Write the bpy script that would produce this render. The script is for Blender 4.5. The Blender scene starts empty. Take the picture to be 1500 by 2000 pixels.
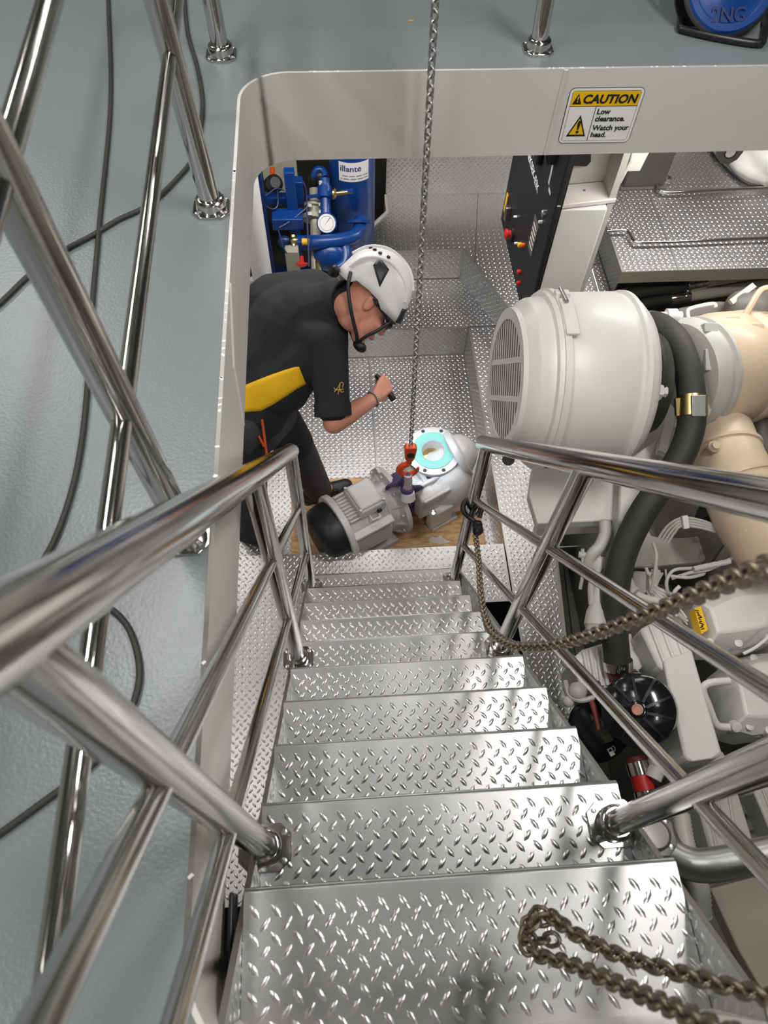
import bpy, bmesh, math, random
import numpy as np
from mathutils import Vector, Matrix
from mathutils.geometry import tessellate_polygon
random.seed(7)
scn = bpy.context.scene
COL = scn.collection
R_ = math.radians
# ------------------------------------------------------------------ camera
CAM = Vector((0, 0, 3.32)); FOC = 1400.0
def cam_basis(th, psi, roll):
    fw = Vector((math.sin(psi)*math.cos(th), math.cos(psi)*math.cos(th), -math.sin(th)))
    rt = Vector((math.cos(psi), -math.sin(psi), 0)); up = rt.cross(fw)
    c, s = math.cos(roll), math.sin(roll)
    return c*rt+s*up, c*up-s*rt, fw
RT, UP, FW = cam_basis(R_(60), R_(5.8), R_(2.4))
cd = bpy.data.cameras.new('camera'); co = bpy.data.objects.new('camera', cd); COL.objects.link(co)
cd.sensor_fit = 'VERTICAL'; cd.sensor_height = 24; cd.lens = FOC/2000*24; cd.clip_start = .02
M = Matrix((RT, UP, -FW)).transposed().to_4x4(); M.translation = CAM; co.matrix_world = M
cd.dof.use_dof = True; cd.dof.focus_distance = 2.5; cd.dof.aperture_fstop = 4.2
scn.camera = co
# ------------------------------------------------------------------ light and exposure
w = bpy.data.worlds.new('world'); scn.world = w; w.use_nodes = True
w.node_tree.nodes['Background'].inputs[0].default_value = (.75, .8, .85, 1)
w.node_tree.nodes['Background'].inputs[1].default_value = .10
scn.view_settings.view_transform = 'Standard'; scn.view_settings.look = 'None'
scn.view_settings.gamma = 1; scn.view_settings.use_curve_mapping = False
scn.view_settings.exposure = -0.55
LAMPS = []
def area(name, loc, sx, sy, power, col=(1, .96, .9), rot=(0, 0, 0)):
    l = bpy.data.lights.new(name, 'AREA'); l.shape = 'RECTANGLE'; l.size = sx; l.size_y = sy
    l.energy = power; l.color = col
    o = bpy.data.objects.new(name, l); COL.objects.link(o); o.location = loc; o.rotation_euler = rot
    return o
# (x, y, z, length x, length y, power): ceiling battens over the upper deck, battens under the deck
TUBES = [(-.8, 1.3, 4.33, .16, 1.2, 34), (1.2, .9, 4.33, .16, 1.2, 62), (-1.9, -.7, 4.33, .16, 1.2, 30), (1.0, -1.3, 4.33, .16, 1.2, 34),
         (.3, 3.6, 4.33, 1.2, .16, 30), (-1.83, 3.13, 4.33, .16, 1.2, 34),
         (.18, 3.0, 1.947, 1.2, .12, 26), (2.3, 3.75, 1.947, 1.2, .12, 34), (1.7, 2.22, 1.947, 1.2, .12, 15), (-.9, 2.75, 1.947, .12, 1.2, 9), (-.75, .9, 1.947, .12, 1.2, 8)]  # third batten under the deck added to brighten engine and cabinet front
for i, (x, y, z, sx, sy, p) in enumerate(TUBES):
    area('batten_light', (x, y, z-.055), sx, sy, p, (1, .975, .94) if z > 3 else (1, .96, .92))
# ------------------------------------------------------------------ helpers
def at(u, v, x=None, y=None, z=None, d=None):
    """world point seen at photo pixel (u, v) on a given world plane, or at depth d along the optical axis"""
    r = RT*((u-750)/FOC) - UP*((v-1000)/FOC) + FW
    if d is None:
        if x is not None: d = (x-CAM.x)/r.x
        elif y is not None: d = (y-CAM.y)/r.y
        else: d = (z-CAM.z)/r.z
    return CAM + r*d
def V(*a): return Vector(a)
def link(o): COL.objects.link(o); return o
def srgb(r, g, b):
    f = lambda c: c/12.92 if c <= .04045 else ((c+.055)/1.055)**2.4
    return (f(r/255), f(g/255), f(b/255), 1)
MATS = {}
def mat(name, base, rough=.5, metal=0., noise=0., nscale=8., bump=0., bscale=60., rvar=0., coat=0., emit=None, aniso=0., spec=.5, wear=None):
    m = bpy.data.materials.new(name); m.use_nodes = True; nt = m.node_tree; b = nt.nodes['Principled BSDF']
    b.inputs['Base Color'].default_value = base if len(base) == 4 else (*base, 1)
    b.inputs['Roughness'].default_value = rough; b.inputs['Metallic'].default_value = metal
    b.inputs['Coat Weight'].default_value = coat; b.inputs['Specular IOR Level'].default_value = spec
    tc = nt.nodes.new('ShaderNodeTexCoord')
    if noise > 0 or rvar > 0:
        n = nt.nodes.new('ShaderNodeTexNoise'); n.inputs['Scale'].default_value = nscale; n.inputs['Detail'].default_value = 5
        nt.links.new(tc.outputs['Object'], n.inputs['Vector'])
        if noise > 0:
            mx = nt.nodes.new('ShaderNodeMix'); mx.data_type = 'RGBA'
            c = b.inputs['Base Color'].default_value
            mx.inputs[6].default_value = tuple(max(0, k*(1-noise)) for k in c[:3])+(1,)
            mx.inputs[7].default_value = tuple(min(1, k*(1+noise)) for k in c[:3])+(1,)
            nt.links.new(n.outputs['Fac'], mx.inputs[0]); out = mx.outputs[2]
            if wear:
                n2 = nt.nodes.new('ShaderNodeTexNoise'); n2.inputs['Scale'].default_value = wear[1]; n2.inputs['Detail'].default_value = 8; n2.inputs['Roughness'].default_value = .7
                nt.links.new(tc.outputs['Object'], n2.inputs['Vector'])
                rp = nt.nodes.new('ShaderNodeValToRGB'); rp.color_ramp.elements[0].position = wear[2]; rp.color_ramp.elements[1].position = wear[2]+.06
                nt.links.new(n2.outputs['Fac'], rp.inputs[0])
                m2 = nt.nodes.new('ShaderNodeMix'); m2.data_type = 'RGBA'; m2.inputs[7].default_value = wear[0]
                nt.links.new(rp.outputs[0], m2.inputs[0]); nt.links.new(out, m2.inputs[6]); out = m2.outputs[2]
            nt.links.new(out, b.inputs['Base Color'])
        if rvar > 0:
            mr = nt.nodes.new('ShaderNodeMapRange'); mr.inputs[3].default_value = max(.02, rough-rvar); mr.inputs[4].default_value = rough+rvar
            nt.links.new(n.outputs['Fac'], mr.inputs[0]); nt.links.new(mr.outputs[0], b.inputs['Roughness'])
    if bump > 0:
        n = nt.nodes.new('ShaderNodeTexNoise'); n.inputs['Scale'].default_value = bscale; n.inputs['Detail'].default_value = 4
        nt.links.new(tc.outputs['Object'], n.inputs['Vector'])
        bp = nt.nodes.new('ShaderNodeBump'); bp.inputs['Strength'].default_value = bump; bp.inputs['Distance'].default_value = .004
        nt.links.new(n.outputs['Fac'], bp.inputs['Height']); nt.links.new(bp.outputs['Normal'], b.inputs['Normal'])
    if emit:
        b.inputs['Emission Color'].default_value = (*emit[:3], 1); b.inputs['Emission Strength'].default_value = emit[3]
    MATS[name] = m; return m
mat('deck', srgb(122, 129, 131), .31, noise=.07, nscale=2.5, bump=.2, bscale=160, rvar=.06)
mat('cream', srgb(212, 208, 202), .38, noise=.03, nscale=4, bump=.05, bscale=40, wear=(srgb(150, 146, 138), 60, .70))
mat('white', srgb(226, 226, 224), .5, noise=.02)
mat('ceil_grey', srgb(120, 120, 118), .6, noise=.1, nscale=2)
mat('wall_grey', srgb(150, 150, 146), .6, noise=.1, nscale=1.5)
mat('soffit', srgb(205, 203, 198), .6, noise=.02)
mat('plate', (.52, .52, .525), .40, 1., noise=.09, nscale=3, rvar=.08, bump=.02, bscale=300)
mat('lug', (.64, .635, .62), .30, 1., noise=.05, nscale=20)
mat('dull_red', srgb(128, 58, 50), .5, noise=.1)
mat('stainless', (.66, .645, .62), .13, 1., noise=.03, rvar=.05, nscale=14)
mat('stainless_dull', (.42, .42, .41), .36, 1., noise=.08, nscale=20, rvar=.08)
mat('galv', (.50, .50, .49), .38, 1., noise=.15, nscale=60)
mat('handchain', (.25, .21, .15), .4, .85, noise=.4, nscale=40)
mat('brownchain', (.34, .285, .21), .36, .9, noise=.35, nscale=45)
mat('engine_white', srgb(220, 219, 215), .36, noise=.03, nscale=9, bump=.05, bscale=50, wear=(srgb(168, 163, 150), 25, .72))
mat('engine_grey', srgb(184, 183, 177), .42, noise=.06, nscale=12, bump=.08, bscale=70, wear=(srgb(120, 114, 100), 18, .68))
mat('engine_dark', srgb(96, 94, 89), .5, noise=.2, nscale=10, bump=.15, bscale=60)
mat('engine_pit', srgb(52, 50, 46), .7, noise=.3, nscale=8)
mat('beige', srgb(205, 184, 158), .36, noise=.05, nscale=8, bump=.06, bscale=40, wear=(srgb(228, 219, 203), 16, .66))
mat('olive', srgb(168, 166, 150), .5, noise=.05)
mat('rubber', srgb(48, 47, 44), .62, noise=.12, nscale=30, bump=.1, bscale=200)
mat('black', srgb(30, 30, 31), .45, noise=.1)
mat('glossblack', srgb(24, 24, 25), .13, noise=.1, bump=.06, bscale=60)
mat('blackmetal', srgb(38, 38, 40), .35, .3, noise=.1)
mat('brass', (.55, .42, .18), .3, 1., noise=.1)
mat('blue', srgb(14, 62, 132), .3, noise=.1, nscale=7, bump=.06, bscale=40)
mat('blue_dark', srgb(15, 40, 92), .35, noise=.15)
mat('red', srgb(200, 40, 36), .4)
mat('orange', srgb(232, 84, 26), .38, noise=.06)
mat('yellow', srgb(240, 190, 20), .5, noise=.04)
mat('labelwhite', srgb(236, 236, 236), .45)
mat('ink', srgb(20, 20, 22), .5)
mat('navy', srgb(30, 30, 96), .5)
mat('teal', srgb(134, 205, 196), .55, noise=.05)
mat('motor', srgb(206, 205, 206), .42, noise=.03, nscale=14, bump=.05, bscale=60)
mat('pumpwhite', srgb(214, 213, 214), .4, noise=.03, nscale=12, bump=.06, bscale=50)
mat('sling', srgb(84, 72, 112), .8, noise=.25, nscale=60, bump=.3, bscale=300)
mat('slingwrap', srgb(196, 180, 186), .6, noise=.08)
mat('skin', srgb(208, 142, 120), .5, noise=.07, nscale=14, bump=.05, bscale=220)
mat('shirt', srgb(33, 34, 38), .85, noise=.08, nscale=50, bump=.15, bscale=160)
mat('trousers', srgb(62, 60, 62), .85, noise=.1, nscale=40, bump=.2, bscale=150)
mat('trousers_black', srgb(36, 35, 37), .85, noise=.1, nscale=40)
mat('vest_yellow', srgb(238, 186, 12), .75, noise=.05, nscale=20, bump=.25, bscale=40)
mat('shoe', srgb(30, 30, 32), .5, noise=.1)
mat('helmet', srgb(224, 224, 226), .36, noise=.02)
mat('glassdark', srgb(22, 26, 34), .1)
mat('gold', srgb(196, 160, 70), .6)
mat('flashlens', (1, 1, 1), .2, emit=(.75, .9, 1, 12))
mat('lamp_tube', (1, 1, 1), .4, emit=(1, .96, .9, 5))
mat('wood_chip', srgb(205, 165, 110), .7)
mat('pink', srgb(206, 150, 132), .55, noise=.15, nscale=50)
def osb():
    m = mat('plywood', srgb(206, 165, 112), .62, bump=.2, bscale=90); nt = m.node_tree; b = nt.nodes['Principled BSDF']
    tc = nt.nodes.new('ShaderNodeTexCoord'); mp = nt.nodes.new('ShaderNodeMapping'); mp.inputs['Scale'].default_value = (7, 26, 1)
    n = nt.nodes.new('ShaderNodeTexNoise'); n.inputs['Scale'].default_value = 1.6; n.inputs['Detail'].default_value = 7; n.inputs['Roughness'].default_value = .7
    nt.links.new(tc.outputs['Object'], mp.inputs[0]); nt.links.new(mp.outputs[0], n.inputs['Vector'])
    rp = nt.nodes.new('ShaderNodeValToRGB'); e = rp.color_ramp.elements
    e[0].position = .32; e[0].color = srgb(168, 118, 74); e[1].position = .72; e[1].color = srgb(236, 206, 160)
    k = rp.color_ramp.elements.new(.5); k.color = srgb(216, 174, 124)
    nt.links.new(n.outputs['Fac'], rp.inputs[0]); nt.links.new(rp.outputs[0], b.inputs['Base Color'])
osb()

class MB:
    """collects simple shapes into one mesh"""
    def __init__(s): s.v = []; s.f = []
    def add(s, vs, fs):
        o = len(s.v); s.v += [tuple(p) for p in vs]; s.f += [tuple(i+o for i in f) for f in fs]; return s
    def box(s, c, size, rot=None, taper=1.0):
        c = Vector(c); hx, hy, hz = [k/2 for k in size]
        ps = [V(x*(taper if z > 0 else 1), y*(taper if z > 0 else 1), z) for z in (-hz, hz) for x, y in ((-hx, -hy), (hx, -hy), (hx, hy), (-hx, hy))]
        if rot is not None: ps = [rot @ p for p in ps]
        return s.add([p+c for p in ps], [(3, 2, 1, 0), (4, 5, 6, 7), (0, 1, 5, 4), (1, 2, 6, 5), (2, 3, 7, 6), (3, 0, 4, 7)])
    def prism(s, poly, ext):
        """poly: ordered 3D points of one face, ext: extrusion vector"""
        poly = [Vector(p) for p in poly]; ext = Vector(ext); n = len(poly)
        nrm = V(0, 0, 0)
        for i in range(n): nrm += poly[i].cross(poly[(i+1) % n])
        if nrm.dot(ext) > 0: poly = poly[::-1]
        vs = poly+[p+ext for p in poly]
        if n <= 4: caps = [tuple(range(n)), tuple(range(2*n-1, n-1, -1))]
        else:
            tri = tessellate_polygon([poly]); nn = V(0, 0, 0)
            for i in range(n): nn += poly[i].cross(poly[(i+1) % n])
            caps = []
            for t in tri:
                a, b, c = t
                if (poly[b]-poly[a]).cross(poly[c]-poly[a]).dot(nn) < 0: b, c = c, b
                caps += [(a, b, c), (c+n, b+n, a+n)]
        fs = caps+[(i, i+n, (i+1) % n+n, (i+1) % n) for i in range(n)]
        return s.add(vs, fs)
    def lathe(s, p0, axis, prof, n=24, ref=None, cap=True, arc=None):
        """prof: list of (distance along axis, radius)"""
        p0 = Vector(p0); a = Vector(axis).normalized()
        r = Vector(ref) if ref is not None else (V(0, 0, 1) if abs(a.z) < .9 else V(1, 0, 0))
        e1 = (r-a*r.dot(a)).normalized(); e2 = a.cross(e1)
        vs = []; fs = []
        full = arc is None; m = n if full else n+1
        for t, rad in prof:
            for i in range(m):
                an = 2*math.pi*i/n if full else arc[0]+(arc[1]-arc[0])*i/n
                vs.append(p0+a*t+(e1*math.cos(an)+e2*math.sin(an))*rad)
        for k in range(len(prof)-1):
            for i in range(n):
                j = (i+1) % m
                fs.append((k*m+i, k*m+j, (k+1)*m+j, (k+1)*m+i))
        if cap and full:
            if prof[0][1] > 1e-6: fs.append(tuple(range(m-1, -1, -1)))
            if prof[-1][1] > 1e-6: fs.append(tuple(range((len(prof)-1)*m, len(prof)*m)))
        return s.add(vs, fs)
    def cyl(s, p0, p1, r, r1=None, n=16):
        p0, p1 = Vector(p0), Vector(p1); L = (p1-p0).length
        return s.lathe(p0, p1-p0, [(0, r), (L, r if r1 is None else r1)], n)
    def tube(s, pts, r, n=10, smooth=0, closed=False):
        pts = [Vector(p) for p in pts]
        if smooth: pts = spline(pts, smooth)
        rr = r if isinstance(r, (list, tuple)) else [r]*len(pts)
        if len(rr) != len(pts):
            rr = list(np.interp(np.linspace(0, 1, len(pts)), np.linspace(0, 1, len(rr)), rr))
        N = len(pts); vs = []; fs = []
        t = [(pts[(i+1) % N]-pts[i-1]).normalized() if closed else (pts[min(i+1, N-1)]-pts[max(i-1, 0)]).normalized() for i in range(N)]
        u = V(0, 0, 1) if abs(t[0].z) < .9 else V(1, 0, 0)
        for i in range(N):
            u = (u-t[i]*u.dot(t[i])).normalized(); wv = t[i].cross(u)
            vs += [pts[i]+(u*math.cos(2*math.pi*k/n)+wv*math.sin(2*math.pi*k/n))*rr[i] for k in range(n)]
        M_ = N if closed else N-1
        for i in range(M_):
            for k in range(n):
                j = (k+1) % n; i2 = (i+1) % N
                fs.append((i*n+k, i*n+j, i2*n+j, i2*n+k))
        if not closed: fs += [tuple(range(n-1, -1, -1)), tuple(range((N-1)*n, N*n))]
        return s.add(vs, fs)
    def ell(s, c, rx, ry, rz, rot=None, n=16, m=10):
        c = Vector(c); vs = []; fs = []
        for i in range(m+1):
            th = math.pi*i/m
            for k in range(n):
                p = V(rx*math.sin(th)*math.cos(2*math.pi*k/n), ry*math.sin(th)*math.sin(2*math.pi*k/n), rz*math.cos(th))
                vs.append((rot @ p if rot is not None else p)+c)
        for i in range(m):
            for k in range(n):
                j = (k+1) % n
                if i == 0: fs.append((k, n+k, n+j))
                elif i == m-1: fs.append((i*n+k, (i+1)*n+k, i*n+j))
                else: fs.append((i*n+k, (i+1)*n+k, (i+1)*n+j, i*n+j))
        return s.add(vs, fs)
    def cone(s, p0, r0, p1, r1, n=14):
        """round cone: capsule with two radii"""
        p0, p1 = Vector(p0), Vector(p1); L = max((p1-p0).length, 1e-4)
        prof = [(-r0*math.cos(a), r0*math.sin(a)) for a in np.linspace(0.02, math.pi/2, 5)]
        prof += [(L+r1*math.sin(a), r1*math.cos(a)) for a in np.linspace(0, math.pi/2-.02, 5)]
        return s.lathe(p0, p1-p0 if (p1-p0).length > 1e-4 else V(0, 0, 1), prof, n)
def spline(pts, k):
    out = []; n = len(pts)
    for i in range(n-1):
        p0, p1, p2, p3 = pts[max(i-1, 0)], pts[i], pts[i+1], pts[min(i+2, n-1)]
        for j in range(k):
            t = j/k
            out.append(.5*((2*p1)+(p2-p0)*t+(2*p0-5*p1+4*p2-p3)*t*t+(3*p1-p0-3*p2+p3)*t**3))
    return out+[pts[-1]]
def mesh_of(mb, name, angle=38):
    me = bpy.data.meshes.new(name); me.from_pydata(mb.v, [], mb.f); me.update()
    bm = bmesh.new(); bm.from_mesh(me); bmesh.ops.remove_doubles(bm, verts=bm.verts, dist=1e-6)
    bmesh.ops.recalc_face_normals(bm, faces=bm.faces); bm.to_mesh(me); bm.free()
    me.shade_smooth(); me.set_sharp_from_angle(angle=R_(angle)); return me
def attach(o, parent):
    if parent is not None:
        o.parent = parent; o.matrix_parent_inverse = PINV[parent.name]
def obj(name, mb, m, parent=None, bevel=0, angle=38, label=None, kind=None):
    me = mb if isinstance(mb, bpy.types.Mesh) else mesh_of(mb, name, angle)
    o = link(bpy.data.objects.new(name, me))
    if m is not None: me.materials.append(MATS[m])
    if bevel:
        b = o.modifiers.new('bevel', 'BEVEL'); b.width = bevel; b.segments = 2; b.limit_method = 'ANGLE'; b.angle_limit = R_(40)
    PINV[o.name] = Matrix.Identity(4)
    attach(o, parent)
    if label: o['label'] = label
    if kind: o['kind'] = kind
    return o
PINV = {}
def thing(name, label, cat, loc, group=None):
    o = link(bpy.data.objects.new(name, None)); o.empty_display_size = .05
    o.location = loc; o['label'] = label; o['category'] = cat
    if group: o['group'] = group
    PINV[o.name] = Matrix.Translation(-Vector(loc)); return o
def tag(o, label, cat, group=None):
    o['label'] = label; o['category'] = cat
    if group: o['group'] = group
    return o
def struct(o): o['kind'] = 'structure'; return o
def dup(o, parent, mw):
    c = o.copy(); COL.objects.link(c)
    for k in ('label',):
        if k in c: del c[k]
    c.parent = parent; c.matrix_parent_inverse = PINV[parent.name]; c.matrix_basis = mw; return c
def frame(z, x=None):
    z = Vector(z).normalized(); x = Vector(x) if x is not None else (V(1, 0, 0) if abs(z.x) < .8 else V(0, 1, 0))
    x = (x-z*x.dot(z)).normalized(); y = z.cross(x)
    return Matrix((x, y, z)).transposed()
def text(s, size, origin, ax, up, m, parent, name='lettering', bold=0., lift=.0006, shear=0., align='LEFT', bend=None):
    """flat lettering with its baseline start at origin, running along ax, letters standing along up"""
    cu = bpy.data.curves.new('t', 'FONT'); cu.body = s; cu.size = size; cu.offset = bold*size; cu.shear = shear
    cu.align_x = align; cu.resolution_u = 3
    to = link(bpy.data.objects.new('t', cu)); bpy.context.view_layer.update()
    me = bpy.data.meshes.new_from_object(to.evaluated_get(bpy.context.evaluated_depsgraph_get()))
    bpy.data.objects.remove(to); bpy.data.curves.remove(cu)
    ax = Vector(ax).normalized(); up = Vector(up).normalized(); nz = ax.cross(up)
    for v in me.vertices:
        if bend: v.co = bend(v.co.x, v.co.y)
        else: v.co = Vector(origin)+ax*v.co.x+up*v.co.y+nz*lift
    me.name = name
    me.materials.clear()
    return obj(name, me, m, parent)
def pip(x, y, poly):
    ins = np.zeros(len(x), bool); n = len(poly)
    for i in range(n):
        (x1, y1), (x2, y2) = poly[i], poly[(i+1) % n]
        c = ((y1 > y) != (y2 > y)) & (x < (x2-x1)*(y-y1)/((y2-y1) if y2 != y1 else 1e-12)+x1)
        ins ^= c
    return ins
def edge_dist(x, y, poly):
    d = np.full(len(x), 9.); n = len(poly)
    for i in range(n):
        a = np.array(poly[i]); b = np.array(poly[(i+1) % n]); ab = b-a; L = (ab**2).sum()
        if L < 1e-12: continue
        t = np.clip(((x-a[0])*ab[0]+(y-a[1])*ab[1])/L, 0, 1)
        d = np.minimum(d, np.hypot(x-a[0]-t*ab[0], y-a[1]-t*ab[1]))
    return d
LP, LR, LL, LW, LH = .034, .0192, .027, .0094, .0022
def lugs(parent, O, A, B, poly, name='raised_lugs', mirror=False, margin=.007):
    """the raised lens-shaped lugs of a diamond plate, real relief, on polygon poly given in the plane (A, B)"""
    O, A, B = Vector(O), Vector(A).normalized(), Vector(B).normalized(); N = A.cross(B)
    xs = [p[0] for p in poly]; ys = [p[1] for p in poly]
    i = np.arange(math.floor(min(xs)/LP)-1, math.ceil(max(xs)/LP)+2); j = np.arange(math.floor(min(ys)/LR)-1, math.ceil(max(ys)/LR)+2)
    I, J = np.meshgrid(i, j); I = I.ravel(); J = J.ravel()
    X = I*LP+(J % 2)*LP*.5; Y = J*LR
    k = pip(X, Y, poly); X, Y, J = X[k], Y[k], J[k]
    if not len(X): return None
    k = edge_dist(X, Y, poly) > margin; X, Y, J = X[k], Y[k], J[k]
    if not len(X): return None
    an = np.where(J % 2 == 0, 1., -1.)*R_(52)*(-1 if mirror else 1)
    l, wd, h = LL/2, LW/2, LH
    loc = np.array([(-l, 0, 0), (-l*.42, -wd, 0), (l*.42, -wd, 0), (l, 0, 0), (l*.42, wd, 0), (-l*.42, wd, 0), (-l*.5, 0, h), (l*.5, 0, h), (0, -wd*.45, h), (0, wd*.45, h)])
    fac = [(0, 1, 6), (1, 8, 6), (1, 2, 8), (2, 7, 8), (2, 3, 7), (3, 4, 7), (4, 9, 7), (4, 5, 9), (5, 6, 9), (5, 0, 6), (6, 8, 9), (8, 7, 9)]
    n = len(X); c, s_ = np.cos(an)[:, None], np.sin(an)[:, None]
    px = loc[None, :, 0]*c-loc[None, :, 1]*s_+X[:, None]; py = loc[None, :, 0]*s_+loc[None, :, 1]*c+Y[:, None]; pz = np.repeat(loc[None, :, 2], n, 0)-.0001
    P = np.array(O)[None, None]+px[..., None]*np.array(A)+py[..., None]*np.array(B)+pz[..., None]*np.array(N)
    F = (np.array(fac)[None]+(np.arange(n)*10)[:, None, None]).reshape(-1, 3)
    me = bpy.data.meshes.new(name); me.from_pydata(P.reshape(-1, 3).tolist(), [], F.tolist()); me.update(); me.shade_smooth()
    return obj(name, me, 'lug', parent, kind='stuff')
def plate(name, parent, O, A, B, poly, th=.006, m='plate', lug=True, mirror=False, ext=None):
    O, A, B = Vector(O), Vector(A).normalized(), Vector(B).normalized(); N = A.cross(B)
    o = obj(name, MB().prism([O+A*a+B*b for a, b in poly], -N*th if ext is None else ext), m, parent)
    if lug: lugs(o, O, A, B, poly, mirror=mirror)
    return o
X_, Y_, Z_ = V(1, 0, 0), V(0, 1, 0), V(0, 0, 1)
def rect(x0, y0, x1, y1): return [(x0, y0), (x1, y0), (x1, y1), (x0, y1)]
def bake_union(mb, name, voxel, m, parent, smooth=6, fac=.5):
    """fuses overlapping shapes into one continuous skin"""
    me = mesh_of(mb, name+'_tmp'); o = link(bpy.data.objects.new('tmp', me))
    r = o.modifiers.new('r', 'REMESH'); r.mode = 'VOXEL'; r.voxel_size = voxel
    s = o.modifiers.new('s', 'SMOOTH'); s.iterations = smooth; s.factor = fac
    bpy.context.view_layer.update()
    nm = bpy.data.meshes.new_from_object(o.evaluated_get(bpy.context.evaluated_depsgraph_get()))
    bpy.data.objects.remove(o); nm.name = name; nm.shade_smooth()
    return obj(name, nm, m, parent)
def hexnut(mb, c, axis, r=.008, h=.006): return mb.lathe(c, axis, [(0, r), (h, r)], 6)
# ================================================================== the setting
ZD, ZS = 2.22, 1.968            # upper deck and its underside
HX0, HX1, HY0, HY1, HR = -.24, 3.0, -.15, 2.03, .13
def hole(off=0, seg=8):
    """outline of the opening in the deck, left corners rounded"""
    p = []
    for cx, cy, a0 in ((HX0+HR, HY0+HR, 180), (None, None, None), (HX0+HR, HY1-HR, 90)):
        if cx is None: p += [(HX1, HY0-off), (HX1, HY1+off)]; continue
        for i in range(seg+1):
            a = R_(a0+90*i/seg); p.append((cx+(HR+off)*math.cos(a), cy+(HR+off)*math.sin(a)))
    return p
def slab_with_hole(outer, inner, z0, z1):
    bm = bmesh.new()
    loops = []
    for z in (z1, z0):
        vo = [bm.verts.new((x, y, z)) for x, y in outer]; vi = [bm.verts.new((x, y, z)) for x, y in inner]
        eo = [bm.edges.new((vo[i], vo[(i+1) % len(vo)])) for i in range(len(vo))]
        ei = [bm.edges.new((vi[i], vi[(i+1) % len(vi)])) for i in range(len(vi))]
        bmesh.ops.triangle_fill(bm, edges=eo+ei, use_beauty=True); loops.append((vo, vi))
    for a, b in ((loops[0][0], loops[1][0]), (loops[0][1], loops[1][1])):
        for i in range(len(a)):
            j = (i+1) % len(a); bm.faces.new((a[i], a[j], b[j], b[i]))
    bmesh.ops.recalc_face_normals(bm, faces=bm.faces)
    me = bpy.data.meshes.new('floor'); bm.to_mesh(me); bm.free(); return me
deck = struct(obj('floor', slab_with_hole([(-3.2, -2.6), (4.2, -2.6), (4.2, 5.4), (-3.2, 5.4)], hole(), ZS+.02, ZD), 'deck'))
sof = slab_with_hole([(-3.2, -2.6), (4.2, -2.6), (4.2, 5.4), (-3.2, 5.4)], hole(), ZS, ZS+.019)
struct(obj('ceiling', sof, 'soffit')).name = 'ceiling'
# cream painted edge of the opening: the deck girder seen from above
def fascia():
    a, b = hole(0, 10), hole(-.008, 10); n = len(a); mb = MB()
    for i in range(n):
        j = (i+1) % n
        q = [V(*a[i], ZD+.0015), V(*a[j], ZD+.0015), V(*b[j], ZD+.0015), V(*b[i], ZD+.0015)]
        mb.prism(q, (0, 0, ZS-.005-ZD))
    return mb
trim = struct(obj('trim_1', fascia(), 'cream'))
sx = at(1098, 160, y=HY1).x
obj('weld_seam', MB().tube([V(sx, HY1-.008, ZD), V(sx-.004, HY1-.008, ZS)], .007, 8), 'cream', trim)
obj('weld_seam', MB().tube([V(HX0+.008, 1.02, ZS+.01), V(HX0+.008, 1.06, ZD-.09), V(HX0+.008, 1.22, ZD-.002)], .004, 6), 'cream', trim)
ch = MB(); rr = random.Random(3)      # chipped paint along the edge
for i in range(70):
    if rr.random() < .5: x, y = HX0+.004, rr.uniform(.05, 1.85)
    else: x, y = rr.uniform(-.08, 1.6), HY1-.004
    ch.box((x, y, ZD+.0016), (rr.uniform(.003, .009), rr.uniform(.003, .009), .0012), Matrix.Rotation(rr.random()*3, 3, 'Z'))
obj('paint_chips', ch, 'labelwhite', trim, kind='stuff')
# room shell
for nm, c, s, m_ in (('ceiling', (.5, 1.4, 4.45), (7.6, 8.2, .08), 'ceil_grey'), ('wall_left', (-3.24, 1.4, 3.3), (.08, 8.2, 2.3), 'wall_grey'), ('wall_right', (4.24, 1.4, 3.3), (.08, 8.2, 2.3), 'wall_grey'),
                     ('wall_far', (.5, 5.44, 3.3), (7.6, .08, 2.3), 'wall_grey'), ('wall_near', (.5, -2.64, 3.3), (7.6, .08, 2.3), 'wall_grey'),
                     ('wall_left', (-1.75, 1.4, .73), (.08, 8.2, 2.46), 'cream'), ('wall_right', (4.24, 1.4, .73), (.08, 8.2, 2.46), 'soffit'), ('wall_far', (.5, 5.44, .73), (7.6, .08, 2.46), 'cream'), ('wall_near', (.5, -1.4, .73), (7.6, .08, 2.46), 'soffit')):
    struct(obj(nm, MB().box(c, s), m_))
for i, (x, y, z, sx_, sy_, p) in enumerate(TUBES):
    k = 'above the upper deck' if z > 4 else 'under the deck'
    t = thing('batten_light', 'white fluorescent batten light fixed %s' % k, 'lamp', (x, y, z+.06), 'fluorescent battens '+k)
    zz = z+.045 if z > 4 else z+.01
    obj('housing', MB().box((x, y, zz-.02), (max(sx_+.04, .2), max(sy_+.04, .2), .06)), 'white', t, bevel=.008)
    lx, ly = (sx_, .05) if sx_ > sy_ else (.05, sy_)
    obj('diffuser', MB().box((x, y, zz-.052), (lx, ly, .012)), 'lamp_tube', t)
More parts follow.
